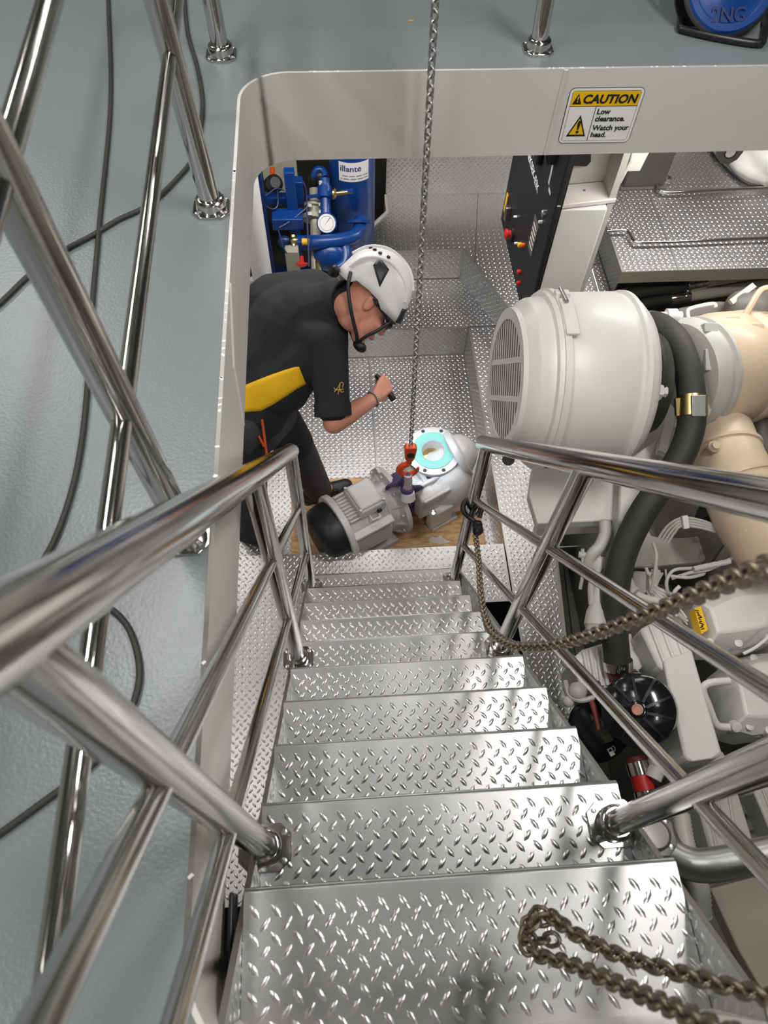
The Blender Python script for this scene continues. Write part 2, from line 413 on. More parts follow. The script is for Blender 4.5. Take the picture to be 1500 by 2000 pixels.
# lower floor plates ---------------------------------------------------------
ZP, Z2, Z3 = -.24, .233, .42
lower = struct(obj('floor', MB().box((.5, 1.4, -.70), (7.6, 8.2, .06)), 'engine_pit'))
def fp(poly, z, **k): return plate('floor_plate', lower, (0, 0, z), X_, Y_, poly, **k)
G = .002
fp([(-1.7, .1), (-.22, .1), (-.22, 1.683), (-1.7, 1.683)], 0); fp([(-.22+G, 1.30), (.66, 1.30), (.66, 1.683), (-.22+G, 1.683)], 0)
fp([(.66+G, 1.36), (.805, 1.36), (.805, 1.683), (.66+G, 1.683)], 0)
fp([(.81, .85), (1.0, .85), (1.075, 1.683), (1.075, 2.3), (.815, 2.3)], 0); fp([(.80, .02), (.97, .02), (1.0, .85-G), (.81, .85-G)], 0)
fp([(.815, 2.3+G), (1.2, 2.3+G), (1.3, 2.6), (1.06, 3.22), (.815, 3.22)], 0)
fp([(-1.7, 3.225), (.32, 3.225), (.32, 3.66), (-1.7, 3.66)], 0); fp([(.32+G, 3.225), (1.06, 3.225), (.817, 3.66), (.32+G, 3.66)], 0)
fp([(-1.0, 1.66), (.18, 1.66), (.18, 3.217), (-1.0, 3.217)], ZP); fp([(.18+G, 1.66), (.812, 1.66), (.812, 3.217), (.18+G, 3.217)], ZP)
# level two with its cut corner, raised platform on the right
L2 = [(.09, 3.665), (.806, 3.665), (1.035, 3.10), (1.30, 2.55), (1.66, 2.55), (1.66, 4.205), (.35, 4.205), (.35, 4.03), (.09, 3.70)]
fp([(.09, 3.665), (.806, 3.665), (.86, 3.53), (.97, 4.205), (.35, 4.205), (.35, 4.03), (.09, 3.70)], Z2)
fp([(.863, 3.528), (1.035, 3.10), (1.30, 2.55), (1.66, 2.55), (1.66, 4.205), (.973, 4.205)], Z2)
fp([(1.664, 3.21), (2.0, 3.21), (2.0, 5.0), (1.664, 5.0)], Z3); fp([(2.0+G, 3.21), (3.4, 3.21), (3.4, 5.0), (2.0+G, 5.0)], Z3)
def riser(p0, p1, z0, z1, nm='riser_plate', **k):
    p0, p1 = V(*p0, 0), V(*p1, 0); A = (p1-p0).normalized(); L = (p1-p0).length
    return plate(nm, lower, p0, A, Z_, rect(0, z0, L, z1), **k)
riser((-1.7, 3.219), (.812, 3.219), ZP, -.001); riser((.813, 3.217), (.813, 1.66), ZP, -.001)
riser((.09, 3.663), (.806, 3.663), 0, Z2-.001); riser((.806, 3.663), (1.035, 3.098), 0, Z2-.001); riser((1.035, 3.098), (1.30, 2.548), 0, Z2-.001)
riser((.35, 4.205), (1.66, 4.205), Z2, .52); riser((1.663, 4.205), (1.663, 3.21), Z2-.15, Z3-.001)
riser((1.664, 4.9), (3.4, 4.9), Z3, 1.0)
obj('riser_plate', MB().box((.5, 1.66, -.13), (2.9, .006, .21)), 'plate', lower)
obj('curb', MB().prism([V(1.66, 3.205, Z3+.004), V(3.4, 3.205, Z3+.004), V(3.4, 3.21, Z3+.004), V(1.66, 3.21, Z3+.004)], (0, 0, -.085)), 'olive', lower)
obj('curb', MB().prism([V(.355, 4.2, Z2+.012), V(.355, 4.03, Z2+.012), V(.09, 3.695, Z2+.012), V(.09, 3.62, Z2+.012), V(.075, 3.62, Z2+.012), V(.075, 3.70, Z2+.012), V(.34, 4.035, Z2+.012), V(.34, 4.2, Z2+.012)], (0, 0, -.2)), 'cream', lower)
obj('curb', MB().box((-.3, 3.48, .16), (.78, .04, .1)), 'cream', lower, bevel=.004)
obj('edge_strip', MB().prism([V(.97, .02, .004), V(1.0, .85, .004), V(1.075, 1.683, .004), V(1.085, 1.683, .004), V(1.01, .85, .004), V(.98, .02, .004)], (0, 0, -.06)), 'olive', lower)
# ================================================================== stairs
Y0, GO, RI, XL, XR = .057, .1555, .2015, -.193, .513
nz = lambda k: 2.02-RI*k
ny = lambda k: Y0+GO*k
st = thing('staircase', 'steep diamond plate staircase leading down from the upper deck to the engine room floor', 'staircase', (.16, .8, 0))
for k in range(10):
    x1 = XR if k < 5 else XR-.028
    y0_ = -.147 if k == 0 else ny(k)-GO-.055
    t = obj('tread', MB().prism([V(XL, y0_, nz(k)), V(x1, y0_, nz(k)), V(x1, ny(k), nz(k)), V(XL, ny(k), nz(k))], (0, 0, -.005)).cyl((XL, ny(k)-.001, nz(k)-.006), (x1, ny(k)-.001, nz(k)-.006), .006, n=10).prism([V(XL, ny(k)+.005, nz(k)-.006), V(x1, ny(k)+.005, nz(k)-.006), V(x1, ny(k)+.001, nz(k)-.006), V(XL, ny(k)+.001, nz(k)-.006)], (0, 0, -.028)), 'plate', st, bevel=0)
    obj('dark_gap_rod', MB().cyl((XL, ny(k)+.004, nz(k)-.009), (x1, ny(k)+.004, nz(k)-.009), .0045, n=8), 'stainless_dull', t)  # added darker rod, drawn as the shaded gap below the tread edge
    dp = .20 if k == 0 else GO*1.02
    lugs(t, V(XL, ny(k)-dp, nz(k)), X_, Y_, rect(0.002, .0, x1-XL-.002, dp-.010), margin=.003)
def stringer(x, side):
    top = [(-.145, nz(0)+.19), (ny(9), nz(9)), (ny(9)+.09, .09), (ny(9)+.09, 0)]
    low = [(ny(9)-.22, 0), (-.145, nz(0)-.10)]
    pl = top+low
    if side < 0: return plate('stringer', st, V(x, 0, 0), Y_*-1, Z_, [(-a, b) for a, b in pl][::-1], ext=X_*-.010, mirror=True) if False else plate('stringer', st, V(x, 0, 0), Y_, Z_, pl, ext=X_*-.010, mirror=True)
    return plate('stringer', st, V(x, 0, 0), Y_*-1, Z_, [(-a, b) for a, b in pl], ext=X_*.010, mirror=True)
stringer(XL-.001, -1); stringer(XR+.001, 1)
obj('side_bracket', MB().box((XL-.022, .0, 1.985), (.008, .12, .05)), 'blackmetal', st, bevel=.003)
obj('side_bracket', MB().box((XL-.016, .09, 1.80), (.02, .06, .03)), 'blackmetal', st, bevel=.003)
# ================================================================== railings
def base_flange(parent, c, r=.026, sx=.05, sy=.042, m='stainless', n=12):
    c = Vector(c)
    f = obj('base_flange', MB().prism([c+V(sx*a, sy*b, .007) for a, b in ((-1, -.55), (-.6, -1), (.6, -1), (1, -.55), (1, .55), (.6, 1), (-.6, 1), (-1, .55))], (0, 0, -.007)).lathe(c+V(0, 0, .006), Z_, [(0, r+.009), (.022, r+.008), (.027, r+.002)], 20), m, parent, bevel=.0015)
    for a, b in ((-.72, -.6), (.72, -.6), (.72, .6), (-.72, .6)):
        obj('bolt', MB().lathe(c+V(sx*a, sy*b, .007), Z_, [(0, .006), (.002, .006), (.003, .003)], 10), 'stainless_dull', f)
def stair_rail(name, label, x, posts, y_end, y_start, extra, tilt):
    t = thing(name, label, 'railing', (x, posts[0][0], posts[0][1]))
    zt = lambda y: 1.312-(y-1.404)*(1.296+tilt)
    for y, zb in posts:
        obj('post', MB().cyl((x, y, zb+.006), (x, y, zt(y)), .0235, n=20), 'stainless', t)
        base_flange(t, (x, y, zb))
    A, B = V(x, y_end, zt(y_end)), V(x, y_start, zt(y_start))
    obj('top_rail', MB().tube([A+V(0, .002, 0), A, B], .027, 24).ell(A+V(0, .002, 0), .027, .027, .027), 'stainless', t)
    for dz in (.37, .745):
        for i in range(len(posts)-1):
            ya, yb = posts[i][0], posts[i+1][0]
            obj('mid_rail', MB().cyl((x, ya, zt(ya)-dz), (x, yb, zt(yb)-dz), .0135, n=14), 'stainless', t)
        y0 = posts[-1][0]
        obj('mid_rail', MB().cyl((x, y0, zt(y0)-dz), (x, -.16, zt(-.16)-dz), .0135, n=14), 'stainless', t)
    return t
PST = [(1.395, nz(9)), (.778, nz(5)), (.14, nz(1))]
stair_rail('stair_railing', 'polished steel stair railing on the left side beside the deck edge', XL+.008, PST, 1.43, .085, None, .012)
stair_rail('stair_railing', 'polished steel stair railing on the right side beside the engine', XR-.025, PST, 1.445, -.02, None, 0)
# deck railing along the left side of the opening
def deck_post(t, b, top):
    b, top = Vector(b), Vector(top)
    obj('post', MB().cyl(b+V(0, 0, .006), top, .0235, n=20), 'stainless', t); base_flange(t, b, sx=.042, sy=.04)
xd = -.285
dr = thing('deck_railing', 'polished steel deck railing along the left side of the opening', 'railing', (xd, .6, ZD))
DP = []
for bpx, tpx in (((364, 1046), (14, 360)), ((414, 408), (305, 0))):
    b = at(*bpx, z=ZD); t_ = at(*tpx, y=b.y); d = (t_-b)/(t_.z-b.z); DP.append((b, d))
    deck_post(dr, b, b+d*1.05)
lx = V(*DP[0][0]); L0 = DP[0]; L1 = DP[1]
for h, r in ((.345, .0135), (.69, .0135), (1.05, .026)):
    a, b = L0[0]+L0[1]*h, L1[0]+L1[1]*h; d = (b-a)/(b.y-a.y)
    for y0, y1 in ((-.35, a.y), (a.y, b.y), (b.y, 2.15)):
        obj('top_rail' if r > .02 else 'mid_rail', MB().cyl(a+d*(y0-a.y), a+d*(y1-a.y), r, n=16), 'stainless', dr)
dr2 = thing('deck_railing', 'polished steel deck railing behind the far beam of the opening', 'railing', (.6, 2.12, ZD))
FP_ = []
for bpx, tpx in (((433, 108), (412, 0)), ((1050, 97), (1066, 0))):
    b = at(*bpx, z=ZD); t_ = at(*tpx, y=b.y); d = (t_-b)/(t_.z-b.z); FP_.append((b, d)); deck_post(dr2, b, b+d*1.05)
for h, r in ((.345, .0135), (.69, .0135), (1.05, .026)):
    a, b = FP_[0][0]+FP_[0][1]*h, FP_[1][0]+FP_[1][1]*h
    obj('top_rail' if r > .02 else 'mid_rail', MB().cyl(a, b, r, n=16), 'stainless', dr2)
    obj('top_rail' if r > .02 else 'mid_rail', MB().cyl(b, b+V(1.6, .01, 0), r, n=16), 'stainless', dr2)
deck_post(dr2, FP_[1][0]+V(1.6, .01, 0), FP_[1][0]+V(1.6, .01, 1.05))
# ================================================================== things on the upper deck
def hose(px, r, label, z=ZD, m='rubber', n=8):
    pts = [at(u, v, z=z+r) for u, v in px]
    return tag(obj('cable', MB().tube(pts, r, 10, smooth=n), m), label, 'cable')
hose([(209, -60), (212, 20), (216, 200), (196, 420), (180, 600), (172, 740), (160, 860), (140, 960), (105, 1058), (60, 1130), (40, 1180), (90, 1170), (150, 1165), (205, 1182), (250, 1225), (272, 1300), (262, 1370), (220, 1450), (160, 1510), (80, 1570), (0, 1628), (-60, 1665)], .0055,
     'long black cable running down the grey deck and looping behind the stair railing')
hose([(358, -40), (366, 60), (385, 130), (396, 210), (380, 300), (345, 350), (290, 400), (230, 430), (180, 460), (120, 492), (60, 535), (0, 592), (-60, 640)], .0058,
     'black cable crossing under another cable on the grey deck')
c = at(803, 42, z=ZD); tag(obj('wood_chip', MB().box(c+V(0, 0, .002), (.016, .005, .003), Matrix.Rotation(.2, 3, 'Z'), .8), 'wood_chip'), 'small wood splinter on the grey deck behind the hanging chain', 'splinter')
c = at(884, 741, z=ZP); tag(obj('wood_chip', MB().box(c+V(0, 0, .004), (.022, .007, .004), Matrix.Rotation(-.5, 3, 'Z'), .8), 'wood_chip'), 'small wood splinter on the diamond plate of the pit floor', 'splinter')
# cable reel on a tubular stand, top right
cr = thing('cable_reel', 'blue cable reel in a black tubular stand on the upper deck', 'cable reel', at(1430, 50, z=ZD))
q = [at(*p, z=ZD+.012) for p in ((1345, -60), (1330, 40), (1345, 60), (1470, 84), (1492, 74), (1500, 20), (1515, -40))]
obj('stand', MB().tube(q, .0105, 10, smooth=5), 'blackmetal', cr)
rc = at(1432, -38, z=ZD+.12); rad = .135; nrm = (V(-.05, -.80, .60)).normalized()
obj('drum', MB().lathe(rc-nrm*.09, nrm, [(0, .11), (.01, .135), (.02, .135), (.02, .08), (.075, .08), (.075, .135), (.085, .138), (.09, .128)], 40), 'black', cr)
dsk = obj('side_disc', MB().lathe(rc, nrm, [(0, .128), (.006, .122), (.006, .104), (.002, .10), (.002, .06), (.008, .05), (.008, .0)], 40), 'blue', cr)
fr = frame(nrm, X_); ex, ey = fr.col[0], fr.col[1]
text('2NG', .05, rc-ex*.052-ey*.098+nrm*.0035, ex, ey, 'blue_dark', dsk, bold=.02, lift=.004)
for a in (0, 1): obj('frame_tube', MB().tube([at(1350, -40, z=ZD+.02) if a == 0 else at(1512, -30, z=ZD+.02), rc+ex*(-.14 if a == 0 else .14)-nrm*.03, rc+ex*(-.14 if a == 0 else .14)-nrm*.06+V(0, 0, .15)], .0105, 10), 'blackmetal', cr)
# caution sign on the girder
ys = HY1-.0095
P4 = [at(u, v, y=ys) for u, v in ((1090, 279), (1226, 277), (1257, 171), (1113, 173))]
bl = P4[0]; ax = (P4[1]-P4[0]); Wd = ax.length; ax.normalize(); up = Z_; H = ((P4[3].z-P4[0].z)+(P4[2].z-P4[1].z))/2
sg = thing('caution_sign', 'white and yellow caution sign on the far cream beam', 'sign', bl)
def S(a, b, l=0): return bl+ax*(a*Wd)+up*(b*H)+V(0, -1, 0)*l
def rr_poly(a0, b0, a1, b1, r, l, seg=5):
    rx, ry = r/Wd, r/H; out = []
    for cx, cy, s0 in ((a0+rx, b0+ry, 180), (a1-rx, b0+ry, 270), (a1-rx, b1-ry, 0), (a0+rx, b1-ry, 90)):
        for i in range(seg+1):
            g = R_(s0+90*i/seg); out.append(S(cx+rx*math.cos(g), cy+ry*math.sin(g), l))
    return out
nb = V(0, 1, 0)
obj('panel', MB().prism(rr_poly(-.008, -.008, 1.008, 1.008, .016, .0003), nb*.0015), 'ink', sg)
obj('panel', MB().prism(rr_poly(0, 0, 1, 1, .014, .0006), nb*.0008), 'labelwhite', sg)
obj('border', MB().prism(rr_poly(.035, .04, .965, .96, .006, .0009), nb*.0006), 'ink', sg)
obj('panel', MB().prism(rr_poly(.04, .047, .96, .953, .005, .0012), nb*.0006), 'labelwhite', sg)
obj('header', MB().prism([S(.04, .69, .0015), S(.96, .69, .0015), S(.96, .953, .0015), S(.04, .953, .0015)], nb*.0006), 'yellow', sg)
obj('border', MB().prism([S(.04, .68, .0016), S(.96, .68, .0016), S(.96, .692, .0016), S(.04, .692, .0016)], nb*.0006), 'ink', sg)
obj('border', MB().prism([S(.395, .047, .0016), S(.404, .047, .0016), S(.404, .685, .0016), S(.395, .685, .0016)], nb*.0006), 'ink', sg)
def tri(cx, cy, w, h, l): return [S(cx-w/2, cy-h/2, l), S(cx+w/2, cy-h/2, l), S(cx, cy+h/2, l)]
obj('warning_triangle', MB().prism(tri(.12, .82, .125, .19, .002), nb*.0006), 'ink', sg)
text('!', .024, S(.108, .765, .0022), ax, up, 'yellow', sg, bold=.02)
obj('warning_triangle', MB().prism(tri(.22, .33, .27, .40, .002), nb*.0006), 'ink', sg)
obj('warning_triangle', MB().prism(tri(.22, .315, .205, .30, .0024), nb*.0006), 'yellow', sg)
text('!', .052, S(.192, .20, .0026), ax, up, 'ink', sg, bold=.03)
text('CAUTION', .0352, S(.19, .745, .002), ax, up, 'ink', sg, bold=.035, shear=.12)
for s_, b_ in (('Low', .545), ('clearance.', .415), ('Watch your', .245), ('head.', .115)): text(s_, .0225, S(.43, b_, .002), ax, up, 'ink', sg, bold=.03)
# ================================================================== chains
def link_mesh(pitch, width, wire, name='link', seg=5, n=7):
    """one chain link lying in the XZ plane, long axis Z"""
    r = width/2-wire/2; hl = pitch/2+wire/2-r; pts = []
    hl = max(hl, .0005)
    for i in range(seg+1): a = math.pi*i/seg; pts.append(V(r*math.cos(a), 0, hl+r*math.sin(a)))
    for i in range(seg+1): a = math.pi+math.pi*i/seg; pts.append(V(r*math.cos(a), 0, -hl+r*math.sin(a)))
    return mesh_of(MB().tube(pts, wire/2, n, closed=True), name, 80)
def chain(t, pts, pitch, me, m, twist=0., first=0):
    pts = [Vector(p) for p in pts]; me.materials.clear(); me.materials.append(MATS[m])
    L = [0]
    for i in range(len(pts)-1): L.append(L[-1]+(pts[i+1]-pts[i]).length)
    n = int(L[-1]/pitch); src = None; i = 0; xr = None
    for k in range(n):
        s = (k+.5)*pitch
        while i < len(pts)-2 and L[i+1] < s: i += 1
        d = (pts[i+1]-pts[i]).normalized(); p = pts[i]+d*(s-L[i])
        if xr is None: xr = V(1, 0, 0) if abs(d.x) < .8 else V(0, 1, 0)
        xr = (xr-d*xr.dot(d)).normalized(); yr = d.cross(xr)
        a = twist+(math.pi/2 if (k+first) % 2 else 0); ex = xr*math.cos(a)+yr*math.sin(a); ey = d.cross(ex)
        mw = Matrix((ex, ey, d)).transposed().to_4x4(); mw.translation = p
        if src is None:
            src = link(bpy.data.objects.new('link', me)); PINV['link0'] = None; src.parent = t; src.matrix_parent_inverse = PINV[t.name]; src.matrix_basis = mw
        else: dup(src, t, mw)
    return pts
YC = 1.925
hk = at(802, 872, y=YC); top = at(850, 0, y=YC); dirc = (top-hk)/(top.z-hk.z)
tc = thing('lifting_chain', 'grey steel lifting chain hanging down to the orange hook above the motor', 'chain', hk)
ctop = hk+dirc*(4.4-hk.z)
chain(tc, [hk, ctop], .0225, link_mesh(.0225, .0265, .0068), 'galv', twist=R_(40))
# orange hook block
hb = thing('lifting_hook', 'orange lifting hook at the bottom of the grey chain', 'hook', hk)
c0 = at(801, 884, y=YC)
obj('hook_block', MB().prism([c0+V(a*.03, -.016, b*.055) for a, b in ((-1, .75), (-.75, 1), (.75, 1), (1, .75), (.8, -.55), (.5, -1), (-.5, -1), (-.8, -.55))], (0, .032, 0)), 'orange', hb, bevel=.004)
obj('pin', MB().lathe(c0+V(.002, -.012, .0), V(0, -1, .2), [(0, .018), (.008, .018), (.012, .012)], 16), 'black', hb)
h1 = c0+V(-.002, 0, -.06)
obj('hook', MB().tube([h1, h1+V(.0, 0, -.03), h1+V(-.032, 0, -.055), h1+V(-.042, 0, -.09), h1+V(-.02, 0, -.125), h1+V(.015, 0, -.128), h1+V(.042, 0, -.10), h1+V(.05, 0, -.07)], [.013, .014, .017, .019, .017, .015, .011, .005], 12, smooth=4), 'orange', hb)
obj('latch', MB().tube([h1+V(.0, -.012, -.02), h1+V(.03, -.014, -.06), h1+V(.043, -.01, -.09)], .0045, 8), 'galv', hb)
# second chain, slack from the black hook towards the upper right
bh = at(925, 995, y=1.395); fl = [(928, 1042, 2.78), (934, 1088, 2.58), (940, 1165, 2.26), (955, 1225, 1.98), (995, 1257, 1.72), (1050, 1263, 1.50), (1110, 1254, 1.32), (1200, 1225, 1.09), (1300, 1187, .90), (1400, 1146, .745), (1500, 1106, .62), (1640, 1050, .50)]
t2 = thing('slack_chain', 'weathered chain hanging slack from the black hook across the stairs to the right', 'chain', at(995, 1257, d=1.72))
chain(t2, spline([at(u, v, d=d) for u, v, d in fl]+[V(.52, .30, 3.4), V(.45, .5, 4.4)], 14), .0205, link_mesh(.0205, .0262, .0076), 'brownchain', twist=R_(45))
b2 = thing('chain_hook', 'black hook and swivel gripping the right stair railing', 'hook', bh)
def ring_pts(c, e1, e2, r, a0, a1, n=14): return [c+e1*(r*math.cos(R_(a0+(a1-a0)*i/n)))+e2*(r*math.sin(R_(a0+(a1-a0)*i/n))) for i in range(n+1)]
cx = at(922, 992, d=2.80); e1, e2 = RT, UP
obj('hook', MB().tube(ring_pts(cx, e1, e2, .036, -60, 235)+[at(929, 1020, d=2.79)], [.012, .0125, .012, .0115, .011, .0095], 12), 'blackmetal', b2)
sw = at(932, 1022, d=2.79); sd = (at(935, 1055, d=2.70)-sw).normalized()
obj('swivel', MB().lathe(sw, sd, [(0, .012), (.006, .02), (.018, .02), (.022, .013), (.03, .013), (.034, .021), (.05, .021), (.054, .012), (.07, .009)], 16), 'blackmetal', b2)
obj('latch', MB().tube([at(938, 1012, d=2.78), at(944, 985, d=2.78)], .006, 8), 'blackmetal', b2)
# third chain: two strands and a hanging bunch, close to the camera
t3 = thing('hand_chain', 'brown weathered chain bunch hanging low over the top stair tread', 'chain', at(1060, 1810, d=1.02))
lk = link_mesh(.0175, .023, .0066)
A = [(1660, 2010, .56), (1500, 1948, .66), (1400, 1921, .73), (1300, 1893, .80), (1200, 1862, .87), (1120, 1822, .94), (1075, 1788, 1.0), (1045, 1782, 1.02), (1030, 1812, 1.02), (1045, 1836, 1.0), (1085, 1832, .98), (1098, 1808, .985)]
B = [(1098, 1802, .985), (1070, 1795, .995), (1040, 1808, 1.0), (1024, 1832, .99), (1042, 1862, .965), (1100, 1878, .91), (1160, 1902, .84), (1230, 1932, .76), (1300, 1962, .68), (1360, 1990, .62), (1440, 2030, .56), (1560, 2080, .5)]
for k, Pp in enumerate((A, B)):
    up3 = [V(.56, .04, 3.3), V(.5, .3, 4.4)]; q3 = [at(u, v, d=d) for u, v, d in Pp]; q3 = up3[::-1]+q3 if k == 0 else q3+up3
    chain(t3, spline(q3, 14), .0175, lk, 'handchain', twist=R_(30+25*k))
# ================================================================== plywood board, motor, pump, sling
zb = ZP+.02
bc = [at(u, v, z=zb) for u, v in ((552, 1092), (958, 1058), (925, 893), (628, 903))]
x0, x1, y0, y1 = -.32, .765, 1.69, 2.275
bd = tag(obj('plywood_board', MB().prism([V(x0, y0, zb), V(x1, y0, zb), V(x1-.015, y1, zb), V(x0, y1, zb)], (0, 0, -.018)), 'plywood', bevel=.002), 'worn plywood board lying on the pit floor under the motor', 'board')
pb = thing('paint_flake', 'pale torn paper scrap lying on the plywood board', 'scrap', at(852, 1050, z=zb))
obj('flake', MB().prism([at(u, v, z=zb+.002) for u, v in ((838, 1058), (842, 1047), (852, 1050), (862, 1044), (866, 1052), (882, 1058), (860, 1064))], (0, 0, -.0015)), 'cream', pb)
a_ = V(.88, .475, 0).normalized(); s_ = V(a_.y, -a_.x, 0)     # motor axis and its side towards the stairs
mc = at(656, 1034, z=-.02)
mo = thing('electric_motor', 'light grey electric motor with black fan cover lying on the plywood', 'motor', V(mc.x, mc.y, zb))
def ml(a, s, z): return mc+a_*a+s_*s+Z_*z
def mprism(prof, a0, a1): return MB().prism([ml(a0, s, z) for s, z in prof], a_*(a1-a0))
octp = lambda r, c: [(-r, -r+c), (-r+c, -r), (r-c, -r), (r, -r+c), (r, r-c), (r-c, r), (-r+c, r), (-r, r-c)]
rotm = Matrix((a_, -s_, Z_)).transposed()
obj('fan_cover', MB().lathe(mc, -a_, [(-.01, .165), (.045, .165), (.09, .155), (.115, .13), (.122, .09), (.124, .0)], 36), 'black', mo)
obj('end_shield', MB().prism([ml(0, .19*math.sin(R_(g))*f, .19*math.cos(R_(g))*f) for g, f in [(g, 1.0) for g in range(-120, 121, 12)]+[(125, 1.08), (140, 1.2), (220, 1.2), (235, 1.08)]], a_*.035), 'motor', mo, bevel=.006)
obj('body', mprism(octp(.150, .085), .03, .262), 'motor', mo, bevel=.008)
for i in range(9):
    obj('cooling_fin', MB().prism([ml(.045+.0, -.085+.021*i, .150), ml(.105, -.085+.021*i, .150), ml(.105, -.085+.021*i, .166), ml(.045, -.085+.021*i, .166)], s_*.006), 'motor', mo)
for i in range(11):
    obj('cooling_fin', MB().prism([ml(.04, .150, -.075+.013*i), ml(.255, .150, -.075+.013*i), ml(.255, .158, -.075+.013*i), ml(.04, .158, -.075+.013*i)], Z_*.005), 'motor', mo)
obj('side_rail', MB().prism([ml(.03, .125, .10), ml(.262, .125, .10), ml(.262, .165, .085), ml(.03, .165, .085)], V(0, 0, .022)), 'motor', mo, bevel=.004)
tb = obj('terminal_box', MB().box(ml(.178, .0, .175), (.16, .19, .06), rotm, .93), 'motor', mo, bevel=.012)
obj('lid', MB().box(ml(.178, .0, .212), (.14, .165, .016), rotm, .9), 'motor', tb, bevel=.008)
for i, j in ((-1, -1), (1, -1), (1, 1), (-1, 1)): obj('bolt', MB().lathe(ml(.178+.068*i, .078*j, .204), Z_, [(0, .007), (.012, .007)], 8), 'motor', tb)
obj('cable_gland', MB().lathe(ml(.205, .097, .165), s_, [(0, .014), (.012, .014), (.014, .009)], 12), 'blackmetal', tb)
obj('handle', MB().tube([ml(.15, .095, .155), ml(.15, .125, .150), ml(.195, .13, .150), ml(.2, .095, .155)], .006, 8), 'motor', mo)
fl_ = MB().lathe(ml(.255, 0, 0), a_, [(0, .135), (.012, .150), (.06, .160), (.075, .185), (.078, .196), (.105, .196), (.108, .185)], 40)
obj('drive_flange', fl_, 'motor', mo)
for g in range(0, 360, 40):
    obj('rib', MB().prism([ml(.262, .14*math.sin(R_(g)), .14*math.cos(R_(g))), ml(.332, .165*math.sin(R_(g)), .165*math.cos(R_(g))), ml(.332, .19*math.sin(R_(g)), .19*math.cos(R_(g)))], (s_*math.cos(R_(g))-Z_*math.sin(R_(g)))*.012), 'motor', mo)
    obj('bolt', MB().lathe(ml(.322, .182*math.sin(R_(g+20)), .182*math.cos(R_(g+20))), -a_, [(0, .009), (.01, .009)], 6), 'motor', mo)
obj('lifting_lug', MB().prism([ml(.30, -.1, .17), ml(.30, -.06, .185), ml(.30, -.06, .225), ml(.30, -.085, .235), ml(.30, -.105, .22)], a_*.016), 'motor', mo, bevel=.003)
for s in (-1, 1): obj('foot', MB().box(ml(.18, .13*s, -.175), (.24, .06, .045), rotm), 'motor', mo, bevel=.004)
# pump
pf = at(846, 880, z=.15); fn = V(-.03, -.10, 1).normalized()
pu = thing('pump', 'white cast pump with teal gasket flange standing on the plywood', 'pump', V(pf.x, pf.y, zb))
obj('discharge_flange', MB().lathe(pf-fn*.03, fn, [(-.12, .085), (-.03, .085), (-.01, .09), (0, .145), (.03, .147), (.031, .142), (.031, .118), (.031, .062), (.02, .058), (-.10, .058)], 44, cap=False), 'pumpwhite', pu)
obj('gasket', MB().lathe(pf+fn*.0005, fn, [(0, .062), (.0, .112), (.005, .112), (.006, .100), (.004, .068), (0, .062)], 40, cap=False), 'teal', pu)
obj('bore', MB().lathe(pf-fn*.075, fn, [(0, .0), (.001, .0575)], 24), 'brass', pu)
fe = frame(fn)
for i in range(8):
    g = R_(45*i+20); p = pf+fn*.001+fe.col[0]*.130*math.cos(g)+fe.col[1]*.130*math.sin(g)
    obj('bolt_hole', MB().lathe(p, fn, [(0, .0105), (.0012, .0105)], 12), 'black', pu)
pa = V(.93, .30, -.0).normalized()
vol = at(868, 935, z=-.03)
mbv = MB().cone(pf-fn*.15, .085, vol+V(-.01, .03, 0), .115).ell(vol, .155, .175, .165).cone(vol, .12, at(893, 888, z=.06), .115).cone(at(830, 965, z=.0), .085, vol, .12).ell(vol+V(.05, -.02, -.09), .13, .14, .09)
bake_union(mbv, 'casing', .010, 'pumpwhite', pu, 8)
sf = at(890, 888, z=.07); sdv = V(.78, .25, .35).normalized()
obj('suction_flange', MB().lathe(sf, sdv, [(-.02, .10), (-.005, .14), (.03, .142), (.034, .137), (.034, .06)], 40), 'pumpwhite', pu, angle=30)
ba = at(826, 965, z=.045)
rb = Matrix((a_, -s_, Z_)).transposed()
obj('bearing_bracket', MB().box(ba+V(0, 0, -.03), (.13, .16, .15), rb, .8), 'pumpwhite', pu, bevel=.012)
obj('bracket_rib', MB().box(ba+a_*.03-s_*.02+V(0, 0, .045), (.16, .022, .045), rb), 'pumpwhite', pu, bevel=.006)
obj('bracket_rib', MB().box(ba+a_*.045+s_*.065+V(0, 0, .02), (.17, .02, .05), rb), 'pumpwhite', pu, bevel=.006)
obj('foot', MB().box(V(*at(858, 1005, z=-.1).xy, -.10), (.14, .05, .14), rb), 'pumpwhite', pu, bevel=.006)
obj('foot', MB().box(V(*at(862, 1018, z=zb).xy, zb+.018), (.17, .075, .035), rb), 'pumpwhite', pu, bevel=.005)
obj('coupling', MB().lathe(ml(.44, 0, .0), a_, [(-.08, .05), (.0, .05), (.01, .10), (.07, .10), (.075, .13), (.1, .13), (.11, .09)], 28), 'motor', pu)
for u, v in ((828, 926), (848, 1002), (842, 985)):
    p = at(u, v, z=.08 if v < 950 else .0); obj('stud', MB().lathe(p, V(-.3, -.5, .8), [(-.03, .011), (.0, .011), (.001, .017), (.014, .017), (.015, .009), (.024, .009)], 8), 'stainless', pu)
